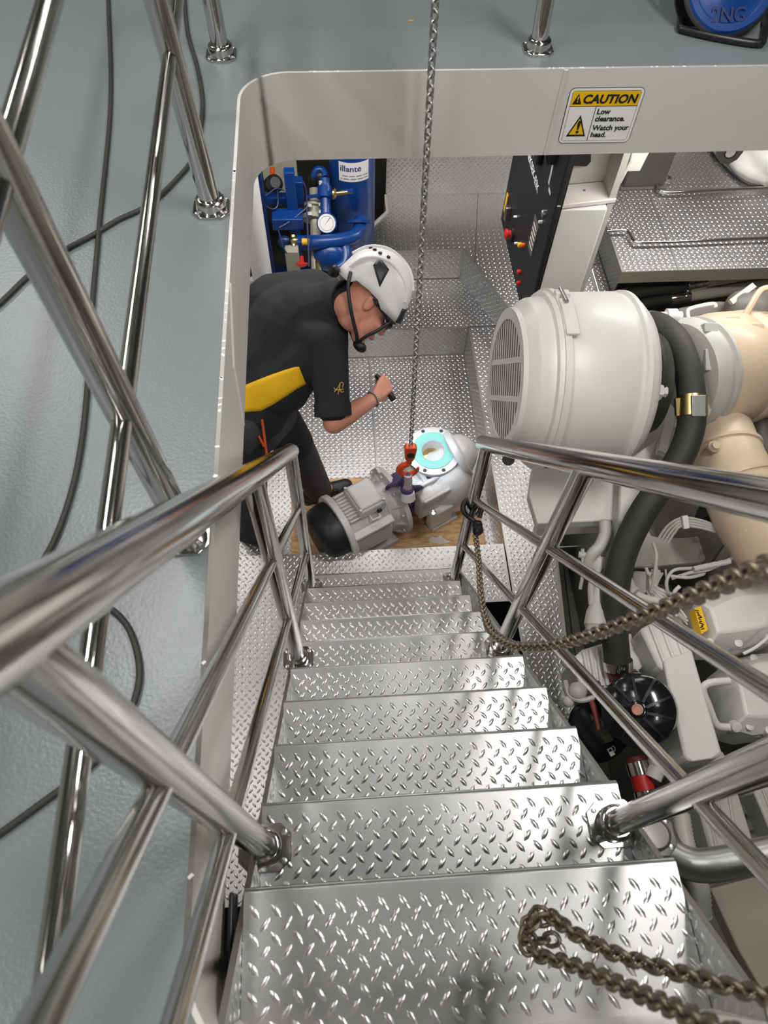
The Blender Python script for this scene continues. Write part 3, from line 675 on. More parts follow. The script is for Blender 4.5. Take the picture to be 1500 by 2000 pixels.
# sling
sl = thing('lifting_sling', 'purple round sling looped around the shaft and hung on the orange hook', 'sling', at(800, 985, z=.0))
sh = ml(.455, .0, .0); htop = h1+V(0, 0, -.115)
for i in range(7):
    o = (i-3)*.012; ph = V(htop.x+o*.25, htop.y-.01, htop.z)
    q = [ph, ph+V(o*.3, -.012, -.09), sh+a_*o+s_*.075+V(0, 0, .11), sh+a_*o+s_*.10+V(0, 0, -.02), sh+a_*o+s_*.05+V(0, 0, -.105), sh+a_*o-s_*.05+V(0, 0, -.105), sh+a_*o-s_*.10+V(0, 0, -.02), sh+a_*o*1.2-s_*.08-a_*.03+V(0, 0, .10), ph+V(o*.3-.02, .01, -.09), ph+V(0, .01, 0)]
    obj('strap', MB().tube(q, .0085, 8, smooth=4), 'sling', sl)
for i in range(4):
    q = [htop+V(-.01, -.005, -.10), htop+V(-.06-.01*i, .01, -.105-.008*i), sh-a_*(.10+.012*i)+V(0, .02, .115-.02*i), sh-a_*(.09+.012*i)+s_*.05+V(0, 0, .04)]
    obj('strap', MB().tube(q, .009, 8, smooth=5), 'sling', sl)
obj('wrap', MB().tube([htop+V(0, -.012, -.0), htop+V(.0, -.016, -.05), htop+V(0, -.02, -.095)], [.020, .024, .026], 14), 'slingwrap', sl)
obj('wrap', MB().tube([htop+V(.004, -.03, -.135), htop+V(.006, -.045, -.175)], [.035, .038], 14), 'labelwhite', sl)
for i in range(3): obj('band', MB().lathe(htop+V(0, -.02, -.10-.012*i), V(0, -.2, -1), [(0, .030), (.004, .034), (.008, .030)], 16), 'sling', sl)
# ================================================================== the worker
man = thing('person', 'worker in white helmet and black shirt bending over the pump with a torch', 'person', V(-.25, 2.05, ZP))
D = lambda u, v, d: at(u, v, d=d)
# joints (world positions)
pelv = D(488, 812, 3.20); chest = D(566, 640, 3.10); neck = D(672, 592, 2.96)
rsh = D(640, 668, 2.95); lsh = D(640, 590, 3.27)
relb = D(652, 826, 3.02); rwri = D(733, 777, 3.12); rhand = D(750, 754, 3.16)
lelb = D(610, 730, 3.42); lwri = D(640, 770, 3.45)
hipR, hipL = D(478, 830, 3.16), D(530, 812, 3.30)
kneeR, kneeL = D(486, 930, 3.52), D(578, 868, 3.60)
ankR, ankL = at(488, 1030, z=ZP+.12), at(614, 950, z=ZP+.14)
HF = V(.66, -.44, -.61).normalized(); HU = V(.73, .553, .39); HU = (HU-HF*HU.dot(HF)).normalized(); HR_ = HF.cross(HU)
hc = D(722, 574, 2.88)
def hp(f, u, r): return hc+HF*f+HU*u+HR_*r
hrot = Matrix((HF, HU, HR_)).transposed()
def hq(f, u, r): return hp(f*1.05+.028, u*1.15-.034, r*1.04)
body = MB()
def cn(p0, r0, p1, r1): body.cone(p0, r0, p1, r1)
cn(pelv, .125, chest, .13); cn(chest, .12, neck, .06); cn(rsh, .055, lsh, .055)
cn(neck-(neck-chest)*.05, .06, hq(-.045, -.055, 0), .058)
cn(rsh, .052, relb, .046); cn(relb, .047, relb.lerp(rwri, .35), .045); cn(relb.lerp(rwri, .35), .045, rwri, .029)
cn(lsh, .05, lelb, .042); cn(lelb, .042, lwri, .028)
for h, k, a in ((hipR, kneeR, ankR), (hipL, kneeL, ankL)):
    cn(h, .085, k, .055); cn(k, .055, a, .038); cn(pelv, .1, h, .09); cn(a, .035, a+V(.08, .02, -.06), .03)
# head: skull, jaw, face
cn(neck, .060, hq(-.01, -.075, 0), .052); cn(hq(-.05, -.05, 0), .058, hq(.0, -.02, 0), .07)
body.ell(hq(-.01, .03, 0), .100, .105, .077, hrot)
body.ell(hq(.045, -.045, 0), .055, .075, .062, hrot); body.ell(hq(.058, -.100, 0), .035, .028, .040, hrot)
cn(hq(-.01, -.075, .045), .022, hq(.06, -.10, .02), .02); cn(hq(-.01, -.075, -.045), .022, hq(.06, -.10, -.02), .02)
cn(hq(.085, .01, 0), .013, hq(.108, -.03, 0), .016); body.ell(hq(.095, -.068, 0), .014, .012, .026, hrot); body.ell(hq(.085, .03, 0), .016, .012, .05, hrot)
for sg_ in (1, -1):
    body.ell(hq(-.012, -.008, .077*sg_), .020, .032, .010, Matrix.Rotation(0, 3, 'X') @ hrot); body.ell(hq(-.02, .008, .083*sg_), .017, .017, .008, hrot)
    body.ell(hq(.07, -.03, .04*sg_), .024, .02, .02, hrot)
# right hand closed around the torch: palm, four fingers of different length, thumb
fd = (rhand-rwri).normalized(); tdir = (D(783, 782, 3.19)-D(757, 735, 3.165)).normalized()
hn = fd.cross(tdir).normalized()          # across the grip
if hn.dot(FW) > 0: hn = -hn               # back of the hand towards the camera
tdir = (tdir-fd*tdir.dot(fd)*.5).normalized()
pc = rwri+fd*.055
for i in range(4):
    k = (i-1.5)*.019; cn(rwri+tdir*k*.45, .017, rwri+fd*.088+tdir*k+hn*.006, .0145)
tor = rwri+fd*.098-hn*.020                # torch axis point inside the fist
fl4 = (.92, 1.0, .98, .82)
for i in range(4):
    k = (1.5-i)*.0195; b = rwri+fd*.090+tdir*k+hn*.006; q = [b, b+fd*.030*fl4[i]-hn*.010, b+fd*.030*fl4[i]-hn*.036, b+fd*.008-hn*.047, b-fd*.012-hn*.036]
    for j in range(4): cn(q[j], .0098-.0006*j, q[j+1], .0094-.0006*j)
q = [rwri+fd*.03+tdir*.028-hn*.008, rwri+fd*.062+tdir*.046-hn*.026, rwri+fd*.092+tdir*.042-hn*.042, rwri+fd*.115+tdir*.035-hn*.046]
for j in range(3): cn(q[j], .0145-.0018*j, q[j+1], .0128-.0018*j)
# left hand resting, five fingers
lf = (lwri-lelb).normalized(); lt = lf.cross(FW).normalized(); ln = lf.cross(lt)
for i in range(4):
    k = (i-1.5)*.018; cn(lwri, .02, lwri+lf*.085+lt*k, .013)
    b = lwri+lf*.088+lt*k; cn(b, .0095, b+lf*.03*fl4[i]+ln*.012, .009); cn(b+lf*.03*fl4[i]+ln*.012, .009, b+lf*.045*fl4[i]+ln*.035, .008)
cn(lwri+lf*.025, .014, lwri+lf*.06+lt*.045, .011)
bake_union(body, 'body', .0055, 'skin', man, 5)
for sg_ in (1, -1):
    obj('eye', MB().ell(hq(.088, .008, .032*sg_), .012, .012, .013, hrot), 'labelwhite', man)
# shirt
sh_ = MB()
sh_.cone(pelv+V(-.02, -.01, -.02), .165, chest, .185); sh_.cone(D(520, 700, 3.14), .18, D(590, 625, 3.08), .17); sh_.cone(chest, .17, neck-(neck-chest)*.06, .10)
sh_.cone(D(540, 600, 3.22), .15, D(610, 580, 3.1), .12); sh_.cone(rsh, .088, lsh, .088); sh_.cone(chest, .14, rsh, .085); sh_.cone(chest, .14, lsh, .085)
sl_end = rsh.lerp(relb, .80); sh_.cone(rsh, .086, sl_end, .073); sh_.cone(chest+V(.06, -.08, -.06), .10, rsh.lerp(relb, .35), .07)
sh_.cone(D(545, 745, 3.1), .15, D(600, 690, 3.03), .11)
sle = lsh.lerp(lelb, .75); sh_.cone(lsh, .085, sle, .068)
shirt = bake_union(sh_, 'shirt', .009, 'shirt', man, 8)
# collar and sleeve hem
nd = (neck-chest).normalized()
obj('collar', MB().lathe(neck-nd*.02, (hq(-.045, -.06, 0)-neck).normalized()*.5+nd*.5, [(-.02, .112), (.02, .102), (.045, .094), (.062, .090), (.064, .084), (.02, .088)], 28, cap=False), 'shirt', man)
ad = (relb-rsh).normalized()
obj('sleeve_hem', MB().lathe(sl_end-ad*.03, ad, [(0, .072), (.02, .078), (.066, .079), (.068, .072), (.0, .066)], 28, cap=False), 'shirt', man)
# yellow band across the lower back: a ring piece following the shirt
def wrap_band(px_top, px_bot, off, name, m):
    """strip of cloth laid on the shirt: each photo ray is dropped on the shirt mesh"""
    from mathutils.bvhtree import BVHTree
    bv = BVHTree.FromPolygons([v.co.copy() for v in shirt.data.vertices], [tuple(p.vertices) for p in shirt.data.polygons])
    rows = 6; vs = []; n = len(px_top)
    for j in range(rows+1):
        for i in range(n):
            u = px_top[i][0]+(px_bot[i][0]-px_top[i][0])*j/rows; v = px_top[i][1]+(px_bot[i][1]-px_top[i][1])*j/rows
            d = (at(u, v, d=3)-CAM).normalized(); h = bv.ray_cast(CAM+d*1.5, d)
            if h[0] is None:
                h = bv.find_nearest(at(u, v, d=3.1))
            vs.append(h[0]+(h[1] if h[1].dot(d) < 0 else -h[1])*off)
    fs = [(j*n+i, j*n+i+1, (j+1)*n+i+1, (j+1)*n+i) for j in range(rows) for i in range(n-1)]
    me = bpy.data.meshes.new(name); me.from_pydata(vs, [], fs); me.update(); me.shade_smooth()
    o = obj(name, me, m, man); so = o.modifiers.new('solid', 'SOLIDIFY'); so.thickness = .004; so.offset = 0; return o
tp = [(430, 772), (455, 763), (480, 752), (505, 742), (530, 732), (555, 723), (575, 717), (584, 716)]
bt = [(430, 806), (455, 806), (480, 804), (510, 802), (535, 788), (560, 772), (582, 757), (597, 749)]
wrap_band(tp, bt, .004, 'yellow_band', 'vest_yellow')
# small gold emblem on the sleeve
em = MB()
for qx in ([(653, 765), (660, 757), (666, 747), (671, 750), (668, 757)], [(652, 757), (656, 761), (663, 761), (671, 760)], [(660, 770), (662, 763), (664, 752), (663, 748)], [(663, 758), (667, 766), (671, 764)]):
    em.tube([at(u, v, d=2.905+.0006*(v-745)) for u, v in qx], .0016, 6, smooth=3)
from mathutils.bvhtree import BVHTree
_bv = BVHTree.FromPolygons([v.co.copy() for v in shirt.data.vertices], [tuple(p.vertices) for p in shirt.data.polygons])
em.v = [tuple((lambda h: h[0]+h[1]*.002 if h[0] is not None else Vector(p))(_bv.find_nearest(Vector(p)))) if False else tuple((lambda r: (r[0]-(Vector(p)-CAM).normalized()*.002) if r[0] is not None else Vector(p))(_bv.ray_cast(CAM, (Vector(p)-CAM).normalized()))) for p in em.v]
obj('emblem', em, 'gold', man)
# trousers, one piece
tr = MB()
tr.cone(pelv+V(0, 0, -.05), .16, pelv, .155)
for h, k, a, r in ((hipR, kneeR, ankR, 1), (hipL, kneeL, ankL, 1)):
    tr.cone(pelv+V(0, 0, -.05), .14, h, .12); tr.cone(h, .118, k, .088); tr.cone(k, .090, a+V(.02, .005, -.035), .078)
bake_union(tr, 'trousers', .009, 'trousers', man, 7)
bake_union(MB().cone(hipL.lerp(kneeL, .15), .120, kneeL.lerp(hipL, .05), .096).cone(hipR.lerp(kneeR, .2), .118, kneeR.lerp(hipR, .1), .095), 'thigh_panel', .010, 'trousers_black', man, 5)
for i, qx in enumerate(([(512, 820), (516, 850), (520, 880), (523, 900)], [(506, 852), (511, 862), (516, 872)])):
    obj('trouser_cord', MB().tube([at(u, v, d=3.03+.11*(v-820)/80) for u, v in qx], .005, 8, smooth=3), 'orange', man)
# shoes
def shoe(a, toe, nm='shoe'):
    f = (toe-a); f.z = 0; L = f.length; f.normalize(); g = V(f.y, -f.x, 0); z0 = ZP+.001+(.019 if nm == 'shoe' and a is ankL else 0)
    mb = MB(); base = V(a.x, a.y, z0)
    mb.ell(base-f*.02+V(0, 0, .048), .055, .05, .05, frame(Z_, f)); mb.cone(base-f*.03+V(0, 0, .045), .046, base+f*(L-.045)+V(0, 0, .038), .040)
    mb.cone(base+f*(L-.09)+g*.012+V(0, 0, .036), .042, base+f*(L-.05)+V(0, 0, .034), .038); mb.cone(base+V(0, 0, .05), .05, base+V(0, 0, .12), .047)
    s = bake_union(mb, 'shoe', .006, 'shoe', man, 5)
    obj('sole', MB().prism([base+f*x+g*y+V(0, 0, .014) for x, y in ((-.075, -.03), (-.06, -.045), (.04, -.045), (L-.06, -.052), (L-.02, -.04), (L, 0), (L-.02, .04), (L-.06, .05), (.04, .042), (-.06, .042), (-.078, .025))], (0, 0, -.014)), 'rubber', s, bevel=.004)
    for i in range(3): obj('lace', MB().tube([base+f*(.05+.025*i)+g*-.035+V(0, 0, .078-.007*i), base+f*(.055+.025*i)+V(0, 0, .095-.01*i), base+f*(.06+.025*i)+g*.035+V(0, 0, .078-.007*i)], .0028, 6, smooth=3), 'engine_dark', s)
shoe(ankL, at(690, 945, z=-.19)); shoe(ankR, at(545, 1058, z=-.2))
# helmet with its parts, worn on the head
hm = []; n, m_ = 36, 12
def hpt(th, ph, k=1.0):
    """th: 0 crown .. 1 rim, ph around; longer to the front, rim dipping over ears"""
    cf, cr_ = math.cos(ph), math.sin(ph)
    ang = th*R_(100+8*abs(cr_)-4*max(cf, 0)+(10 if cf < -.5 else 0))
    rad = math.sin(ang); f = .150*rad*cf*(1.0 if cf > 0 else 1.02); r = .112*rad*cr_; u = .150*math.cos(ang)
    if th > .85 and cf > .3: f += .025*(th-.85)/.15*cf; u -= .018*(th-.85)/.15
    if th > .85 and cf < -.3: f -= .010*(th-.85)/.15; u -= .02*(th-.85)/.15*abs(cf)
    return hp(f*k+.0, .035+u*k, r*k)
vs = []; fs = []
for k in (1.0, .955):
    for j in range(m_+1):
        for i in range(n): vs.append(hpt(j/m_, 2*math.pi*i/n, k))
for s in range(2):
    o = s*(m_+1)*n
    for j in range(m_):
        for i in range(n):
            q = (o+j*n+i, o+j*n+(i+1) % n, o+(j+1)*n+(i+1) % n, o+(j+1)*n+i); fs.append(q if s == 0 else q[::-1])
for i in range(n): fs.append((m_*n+i, m_*n+(i+1) % n, (m_+1)*n+m_*n+(i+1) % n, (m_+1)*n+m_*n+i))
me = bpy.data.meshes.new('helmet'); me.from_pydata(vs, [], fs); me.update(); me.shade_smooth()
hel = obj('helmet', me, 'helmet', man)
obj('crown_ridge', MB().tube([hpt(t, math.pi, 1.0) for t in (.75, .55, .35, .15)]+[hpt(t, 0, 1.0) for t in (.1, .3, .5)], .012, 8, smooth=3), 'helmet', hel)
for sg_ in (1, -1):
    obj('side_ridge', MB().tube([hpt(.88, R_(150)*sg_, 1.0), hpt(.66, R_(140)*sg_, 1.0), hpt(.5, R_(110)*sg_, 1.0), hpt(.55, R_(60)*sg_, 1.0), hpt(.75, R_(40)*sg_, 1.0)], .007, 8, smooth=4), 'helmet', hel)
def patch(corners, name, m, lift=1.02, n_=5):
    vs = []; fs = []
    (t0, p0), (t1, p1), (t2, p2), (t3, p3) = corners
    for j in range(n_+1):
        for i in range(n_+1):
            s, t = i/n_, j/n_; f = lambda q0, q1, q2, q3: (q0*(1-s)+q1*s)*(1-t)+(q3*(1-s)+q2*s)*t
            vs.append(hpt(f(t0, t1, t2, t3), R_(f(p0, p1, p2, p3)), lift))
    for j in range(n_):
        for i in range(n_): fs.append((j*(n_+1)+i, j*(n_+1)+i+1, (j+1)*(n_+1)+i+1, (j+1)*(n_+1)+i))
    me = bpy.data.meshes.new(name); me.from_pydata(vs, [], fs); me.update(); me.shade_smooth()
    o = obj(name, me, m, hel); so = o.modifiers.new('solid', 'SOLIDIFY'); so.thickness = .006; so.offset = 0; return o
for sg_ in (1, -1):
    patch(((.58, 124*sg_), (.60, 100*sg_), (.86, 92*sg_), (.74, 118*sg_)), 'side_badge', 'black')
    patch(((.84, 34*sg_), (.80, 12*sg_), (.97, 14*sg_), (.99, 34*sg_)), 'front_clip', 'black')
    for i in range(4):
        a = R_(168-16*i)*sg_; t = .50-.02*i; p = hpt(t, a, 1.0)
        nn = (p-hp(0, .035, 0)).normalized(); obj('vent', MB().lathe(p-nn*.002, nn, [(0, .008), (.006, .0075), (.0062, .0)], 12), 'black', hel)
kb = hp(-.155, -.045, .012); obj('adjuster_knob', MB().lathe(kb, (HF*-1-HU*.3+HR_*.3), [(-.012, .016), (.0, .024), (.018, .024), (.024, .018)], 18), 'blackmetal', hel)
for sg_ in (1, -1):
    obj('chin_strap', MB().tube([hp(-.12, -.01, .075*sg_), hp(-.085, -.06, .080*sg_), hp(-.01, -.115, .078*sg_), hp(.075, -.16, .05*sg_), hp(.105, -.178, 0)], .0075, 8, smooth=4), 'black', hel)
    obj('chin_strap', MB().tube([hp(.125, -.02, .072*sg_), hp(.115, -.08, .074*sg_), hp(.10, -.13, .062*sg_), hp(.098, -.165, .03*sg_)], .007, 8, smooth=4), 'black', hel)
obj('chin_cup', MB().ell(hp(.118, -.172, .0), .032, .022, .036, hrot), 'black', hel)
obj('dark_face_bar', MB().tube([hq(-.02, .012, .085), hq(.06, .008, .082), hq(.10, .002, .05), hq(.115, 0, 0), hq(.10, .002, -.05), hq(.06, .008, -.082), hq(-.02, .012, -.085)], [.005, .006, .014, .015, .014, .006, .005], 10, smooth=4), 'glassdark', man)  # dark curved bar across the face below the helmet brim
# bracelet
br = MB(); wd = (rwri-relb).normalized(); wf = frame(wd)
for i in range(26):
    g = 2*math.pi*i/26; p = rwri-wd*.012+wf.col[0]*.034*math.cos(g)+wf.col[1]*.034*math.sin(g)
    br.ell(p, .0052, .0052, .0052, n=8, m=5)
obj('bracelet', br, 'stainless_dull', man)
# torch in the hand
tb0 = tor-tdir*.055; tb1 = tor+tdir*.085
tl = thing('torch', 'small black torch held in the hand of the worker', 'torch', tor)
obj('barrel', MB().lathe(tb0, tdir, [(0, .008), (.004, .011), (.10, .0115), (.106, .014), (.136, .0145), (.14, .012)], 18), 'black', tl)
obj('lens', MB().lathe(tb0, tdir, [(.139, .0), (.1395, .0105), (.1412, .0105), (.1413, 0)], 16), 'flashlens', tl)
sp = bpy.data.lights.new('torch_beam', 'SPOT'); sp.energy = 34; sp.color = (.82, .92, 1); sp.spot_size = R_(34); sp.spot_blend = .6; sp.shadow_soft_size = .01
so = link(bpy.data.objects.new('torch_beam', sp)); aim = at(842, 905, z=.05); pos = tb1+tdir*.004
so.location = pos; so.rotation_euler = (aim-pos).to_track_quat('-Z', 'Y').to_euler()
so.parent = tl; so.matrix_parent_inverse = PINV[tl.name]
# ================================================================== engine and machinery
def slab(px, z, h, taper=None):
    """flat-topped block: outline of its top at height z, walls h deep"""
    return MB().prism([at(u, v, z=z) for u, v in px], (0, 0, -h))
def frustum(px_in, z_in, px_out, z_out, h):
    """raised cover: inner top outline, sloping shoulder, rim with walls h deep"""
    a = [at(u, v, z=z_in) for u, v in px_in]; b = [at(u, v, z=z_out) for u, v in px_out]; n = len(a)
    c = [p-Z_*h for p in b]; mb = MB()
    return mb.add(a+b+c, [tuple(range(n))]+[(i, (i+1) % n, n+(i+1) % n, n+i) for i in range(n)]+[(n+i, n+(i+1) % n, 2*n+(i+1) % n, 2*n+i) for i in range(n)])
def wire(t, px, r, m, name='wire', n=6, k=8): return obj(name, MB().tube([at(u, v, d=d) for u, v, d in px], r, k, smooth=n), m, t)
# ---- air filter
g0, g1 = at(990, 742, d=2.63), at(1224, 748, d=2.675); fa = (g1-g0).normalized(); FL = (g1-g0).length; S_ = 2.70/1400
af = thing('air_filter', 'big white drum air filter with slotted grille facing the pit', 'air filter', g0)
P = lambda l: [(t*FL, r*S_) for t, r in l]
obj('housing', MB().lathe(g0, fa, P([(.0, 128), (.01, 134), (.05, 139), (.07, 147), (.10, 151), (.19, 154), (.20, 163), (.235, 165), (.29, 165), (.30, 160), (.36, 163), (.78, 168), (.80, 165), (.83, 165), (.845, 171), (.875, 171), (.885, 164), (.93, 160), (.985, 148), (1.0, 132), (1.0, 60)]), 72), 'engine_white', af, angle=50)
obj('clamp_band', MB().lathe(g0, fa, P([(.235, 165), (.236, 169), (.285, 169), (.286, 165)]), 72), 'engine_white', af)
obj('grille_backing', MB().lathe(g0-fa*.002, fa, P([(.0, 127), (.001, 0)]), 48), 'black', af)
gf = frame(-fa, Z_); gu, gr = gf.col[0], gf.col[1]        # up and along the grille
gu = (UP-fa*UP.dot(fa)).normalized(); gr = gu.cross(-fa)
gu = (gu*math.cos(R_(10))+gr*math.sin(R_(10))).normalized(); gr = gu.cross(-fa)
obj('grille_ring', MB().lathe(g0-fa*.012, fa, P([(0, 112), (0, 132), (.035, 134)])+[(P([(.035, 0)])[0][0], 112*S_), (0, 112*S_)], 64, cap=False), 'engine_white', af)
Rg = 116*S_
for i in range(-7, 8):
    x = i*Rg/7.6; h = math.sqrt(max(Rg*Rg-x*x, 0))
    obj('grille_bar', MB().box(g0-fa*.006+gr*x, (.0125, .002, 2*h), Matrix((gr, -fa, gu)).transposed()), 'engine_white', af)
for k, (yy, hh) in enumerate(((-.30, .02), (.30, .02))):
    wv = math.sqrt(Rg*Rg*(1-yy*yy)); obj('grille_crossbar', MB().box(g0-fa*.0065+gu*yy*Rg, (2*wv, .003, hh), Matrix((gr, -fa, gu)).transposed()), 'engine_white', af)
def onf(t, ang, off=0, r=166):   # point on the drum, ang measured from the camera side
    v = (CAM-(g0+fa*t*FL)); v = (v-fa*v.dot(fa)).normalized(); w_ = fa.cross(v)
    nn = v*math.cos(R_(ang))+w_*math.sin(R_(ang)); return g0+fa*t*FL+nn*(r*S_+off), nn
sgn = 1 if onf(.3, 60)[0].z > onf(.3, -60)[0].z else -1
for a0, nm, sz in ((62, 'latch', (.05, .035, .03)), (50, 'latch', (.045, .06, .018)), (38, 'strap_end', (.045, .13, .012))):
    p, nn = onf(.29, a0*sgn, .006); obj(nm, MB().box(p, sz, Matrix((fa, nn.cross(fa)*1, nn)).transposed()), 'engine_white', af, bevel=.004)
p, nn = onf(.28, 56*sgn, .022); obj('latch_bolt', MB().cyl(p-nn.cross(fa)*.04, p+nn.cross(fa)*.05, .007, n=10), 'stainless_dull', af)
obj('bracket', MB().prism([at(u, v, z=.93) for u, v in ((1040, 912), (1245, 918), (1268, 900), (1240, 1000), (1205, 1015), (1050, 1022), (1033, 965))], (0, 0, -.05)).prism([at(u, v, z=.88) for u, v in ((1050, 1008), (1205, 1000), (1212, 1016), (1052, 1026))], (0, 0, -.10)), 'engine_white', af, bevel=.006)
obj('arm', MB().prism([at(u, v, z=1.02) for u, v in ((1215, 905), (1268, 868), (1285, 858), (1302, 870), (1300, 890), (1275, 960), (1235, 1030), (1210, 1015))], (0, 0, -.03)), 'engine_white', af, bevel=.006)
obj('arm', MB().prism([at(u, v, z=1.10) for u, v in ((1302, 790), (1312, 782), (1323, 790), (1322, 810), (1303, 888), (1283, 880))], (0, 0, -.025)), 'engine_white', af, bevel=.006)
obj('drain_port', MB().lathe(at(993, 897, d=2.66), V(-.2, -.5, .8), [(-.02, .022), (0, .024), (.012, .02)], 14), 'black', af)
obj('outlet_bellows', MB().lathe(g1-fa*.01, fa, [(0, .20), (.015, .205), (.03, .185), (.05, .205), (.065, .20), (.08, .175), (.10, .185), (.115, .16)], 40), 'rubber', af)
p, nn = onf(1.03, 2, -.13); obj('nut', MB().lathe(g1+V(0, 0, 0)+nn*.19-gu*.02, fa, [(0, .03), (.04, .03), (.045, .02), (.06, .02)], 6), 'engine_white', af)
# ---- turbocharger
tu0, tu1 = at(1322, 735, d=2.80), at(1500, 712, d=2.98); ta = (tu1-tu0).normalized(); TL = (tu1-tu0).length; S2 = 2.87/1400
tu = thing('turbocharger', 'beige painted turbocharger housing beside the white air filter', 'turbocharger', at(1425, 720, d=2.87))
P2 = lambda l: [(t*TL, r*S2) for t, r in l]
obj('inlet_ring', MB().lathe(tu0, ta, P2([(-.02, 60), (-.0, 98), (.05, 106), (.10, 108), (.12, 101), (.16, 101), (.17, 108), (.20, 108)]), 48), 'engine_grey', tu)
obj('compressor_housing', MB().lathe(tu0, ta, P2([(.18, 98), (.22, 106), (.36, 112), (.55, 112), (.60, 107), (.63, 112), (.70, 112), (.75, 100)]), 56), 'beige', tu, angle=55)
obj('clamp_ring', MB().lathe(tu0, ta, P2([(.74, 104), (.76, 108), (.86, 106), (.88, 96), (1.0, 88), (1.05, 60), (1.05, 0)]), 48), 'beige', tu)
for u, v, nm in ((1385, 665, 'clamp_bolt'), (1475, 665, 'clamp_bolt')):
    p = at(u, v, d=2.66 if u < 1400 else 2.72)
    obj(nm, MB().cyl(p+UP*.045, p-UP*.05, .011, n=10).box(p+UP*.045, (.05, .035, .035), frame(UP)).box(p-UP*.075, (.045, .04, .08), frame(UP)), 'beige' if u > 1400 else 'engine_grey', tu, bevel=.003)
obj('strap', MB().prism([at(u, v, d=2.68) for u, v in ((1372, 715), (1398, 710), (1396, 785), (1376, 830), (1368, 822), (1378, 780))], FW*.015), 'engine_grey', tu)
obj('strap', MB().prism([at(u, v, d=2.72) for u, v in ((1464, 695), (1490, 688), (1486, 760), (1470, 762))], FW*.015), 'beige', tu, bevel=.004)
obj('foot_flange', MB().prism([at(u, v, d=2.80) for u, v in ((1388, 790), (1440, 785), (1452, 800), (1448, 822), (1428, 830), (1462, 838), (1462, 852), (1440, 858), (1375, 840), (1372, 825))], FW*.08), 'beige', tu, bevel=.008)
obj('lug', MB().prism([at(u, v, d=2.72) for u, v in ((1420, 618), (1445, 616), (1452, 632), (1440, 645), (1422, 640))], FW*.04), 'beige', tu, bevel=.004)
el = [at(1412, 835, d=2.83), at(1418, 880, d=2.78), at(1440, 940, d=2.72), at(1475, 1010, d=2.68), at(1530, 1090, d=2.66)]
obj('outlet_elbow', MB().tube(el, [.105, .125, .135, .145, .15], 28, smooth=6), 'beige', tu)
for k, rr_ in ((1, .133), (2, .141)):
    d_ = (el[k+1]-el[k-1]).normalized(); obj('pipe_bead', MB().lathe(el[k]-d_*.01, d_, [(0, rr_-.012), (.004, rr_), (.016, rr_), (.02, rr_-.012)], 32, cap=False), 'beige', tu)
obj('pipe_plug', MB().lathe(at(1395, 872, d=2.66), UP*.2-FW, [(-.02, .02), (.0, .022), (.006, .016), (.02, .014), (.02, 0)], 14), 'beige', tu)
obj('support_bar', MB().prism([at(u, v, z=.86) for u, v in ((1380, 982), (1400, 985), (1452, 1080), (1462, 1098), (1445, 1088))], (0, 0, -.03)), 'engine_white', tu, bevel=.003)
obj('outlet_skirt', MB().prism([at(u, v, z=.84) for u, v in ((1420, 990), (1500, 985), (1540, 1000), (1540, 1060), (1500, 1075), (1462, 1098), (1452, 1078), (1456, 1050))], (0, 0, -.10)), 'beige', tu, bevel=.01)
# ---- coolant hose
hpx = [(1250, 635, 2.86), (1282, 634, 2.76), (1318, 662, 2.66), (1340, 712, 2.60), (1350, 770, 2.57), (1350, 830, 2.56), (1330, 890, 2.56), (1290, 950, 2.57), (1250, 1010, 2.58), (1218, 1080, 2.60), (1203, 1150, 2.62), (1200, 1220, 2.64), (1206, 1295, 2.66)]
chs = thing('coolant_hose', 'thick black rubber hose curving from the air filter down to the water pump', 'hose', at(1350, 800, d=2.6))
obj('hose', MB().tube([at(u, v, d=d) for u, v, d in hpx], .049, 20, smooth=6), 'rubber', chs)
def band(t, p, ax_, r, w_, m, name='clamp'): return obj(name, MB().lathe(Vector(p)-Vector(ax_).normalized()*w_/2, ax_, [(0, r-.004), (0, r), (w_, r), (w_, r-.004)], 28, cap=False), m, t)
bp_ = at(1351, 795, d=2.567); band(chs, bp_, at(1350, 830, d=2.56)-at(1350, 770, d=2.57), .0535, .075, 'brass')
obj('clamp_plate', MB().box(at(1364, 793, d=2.515), (.05, .075, .012), Matrix((RT, UP, -FW)).transposed()), 'stainless_dull', chs, bevel=.002)
obj('clamp_lug', MB().prism([at(u, v, d=2.55) for u, v in ((1320, 778), (1336, 776), (1338, 812), (1322, 812))], FW*.02), 'brass', chs)
band(chs, at(1207, 1298, d=2.66), at(1206, 1310, d=2.66)-at(1203, 1270, d=2.65), .054, .035, 'stainless')
band(chs, at(1272, 634, d=2.79), at(1282, 634, d=2.76)-at(1260, 634, d=2.83), .052, .012, 'engine_grey')
# ---- water pump with black ribbed cover
wc = at(1245, 1386, d=2.47); wn = (CAM-wc).normalized()+V(-.10, .0, .12); wn.normalize(); WS = 2.50/1400
wp = thing('water_pump', 'glossy black round water pump cover below the thick hose', 'pump', wc)
obj('cover', MB().lathe(wc-wn*.09, wn, [(-.02, 66*WS), (.0, 72*WS), (.02, 73*WS), (.05, 70*WS), (.062, 62*WS), (.075, 30*WS), (.078, 16*WS), (.088, 15*WS), (.09, 11*WS)], 48), 'glossblack', wp, angle=30)
wf_ = frame(wn, UP)
for i in range(10):
    g = 2*math.pi*i/10+.2; e = wf_.col[0]*math.cos(g)+wf_.col[1]*math.sin(g)
    obj('rib', MB().prism([wc-wn*.032+e*69*WS, wc-wn*.018+e*61*WS, wc-wn*.004+e*30*WS, wc-wn*.001+e*17*WS, wc-wn*.02+e*17*WS, wc-wn*.05+e*69*WS], e.cross(wn)*.009), 'blackmetal', wp)
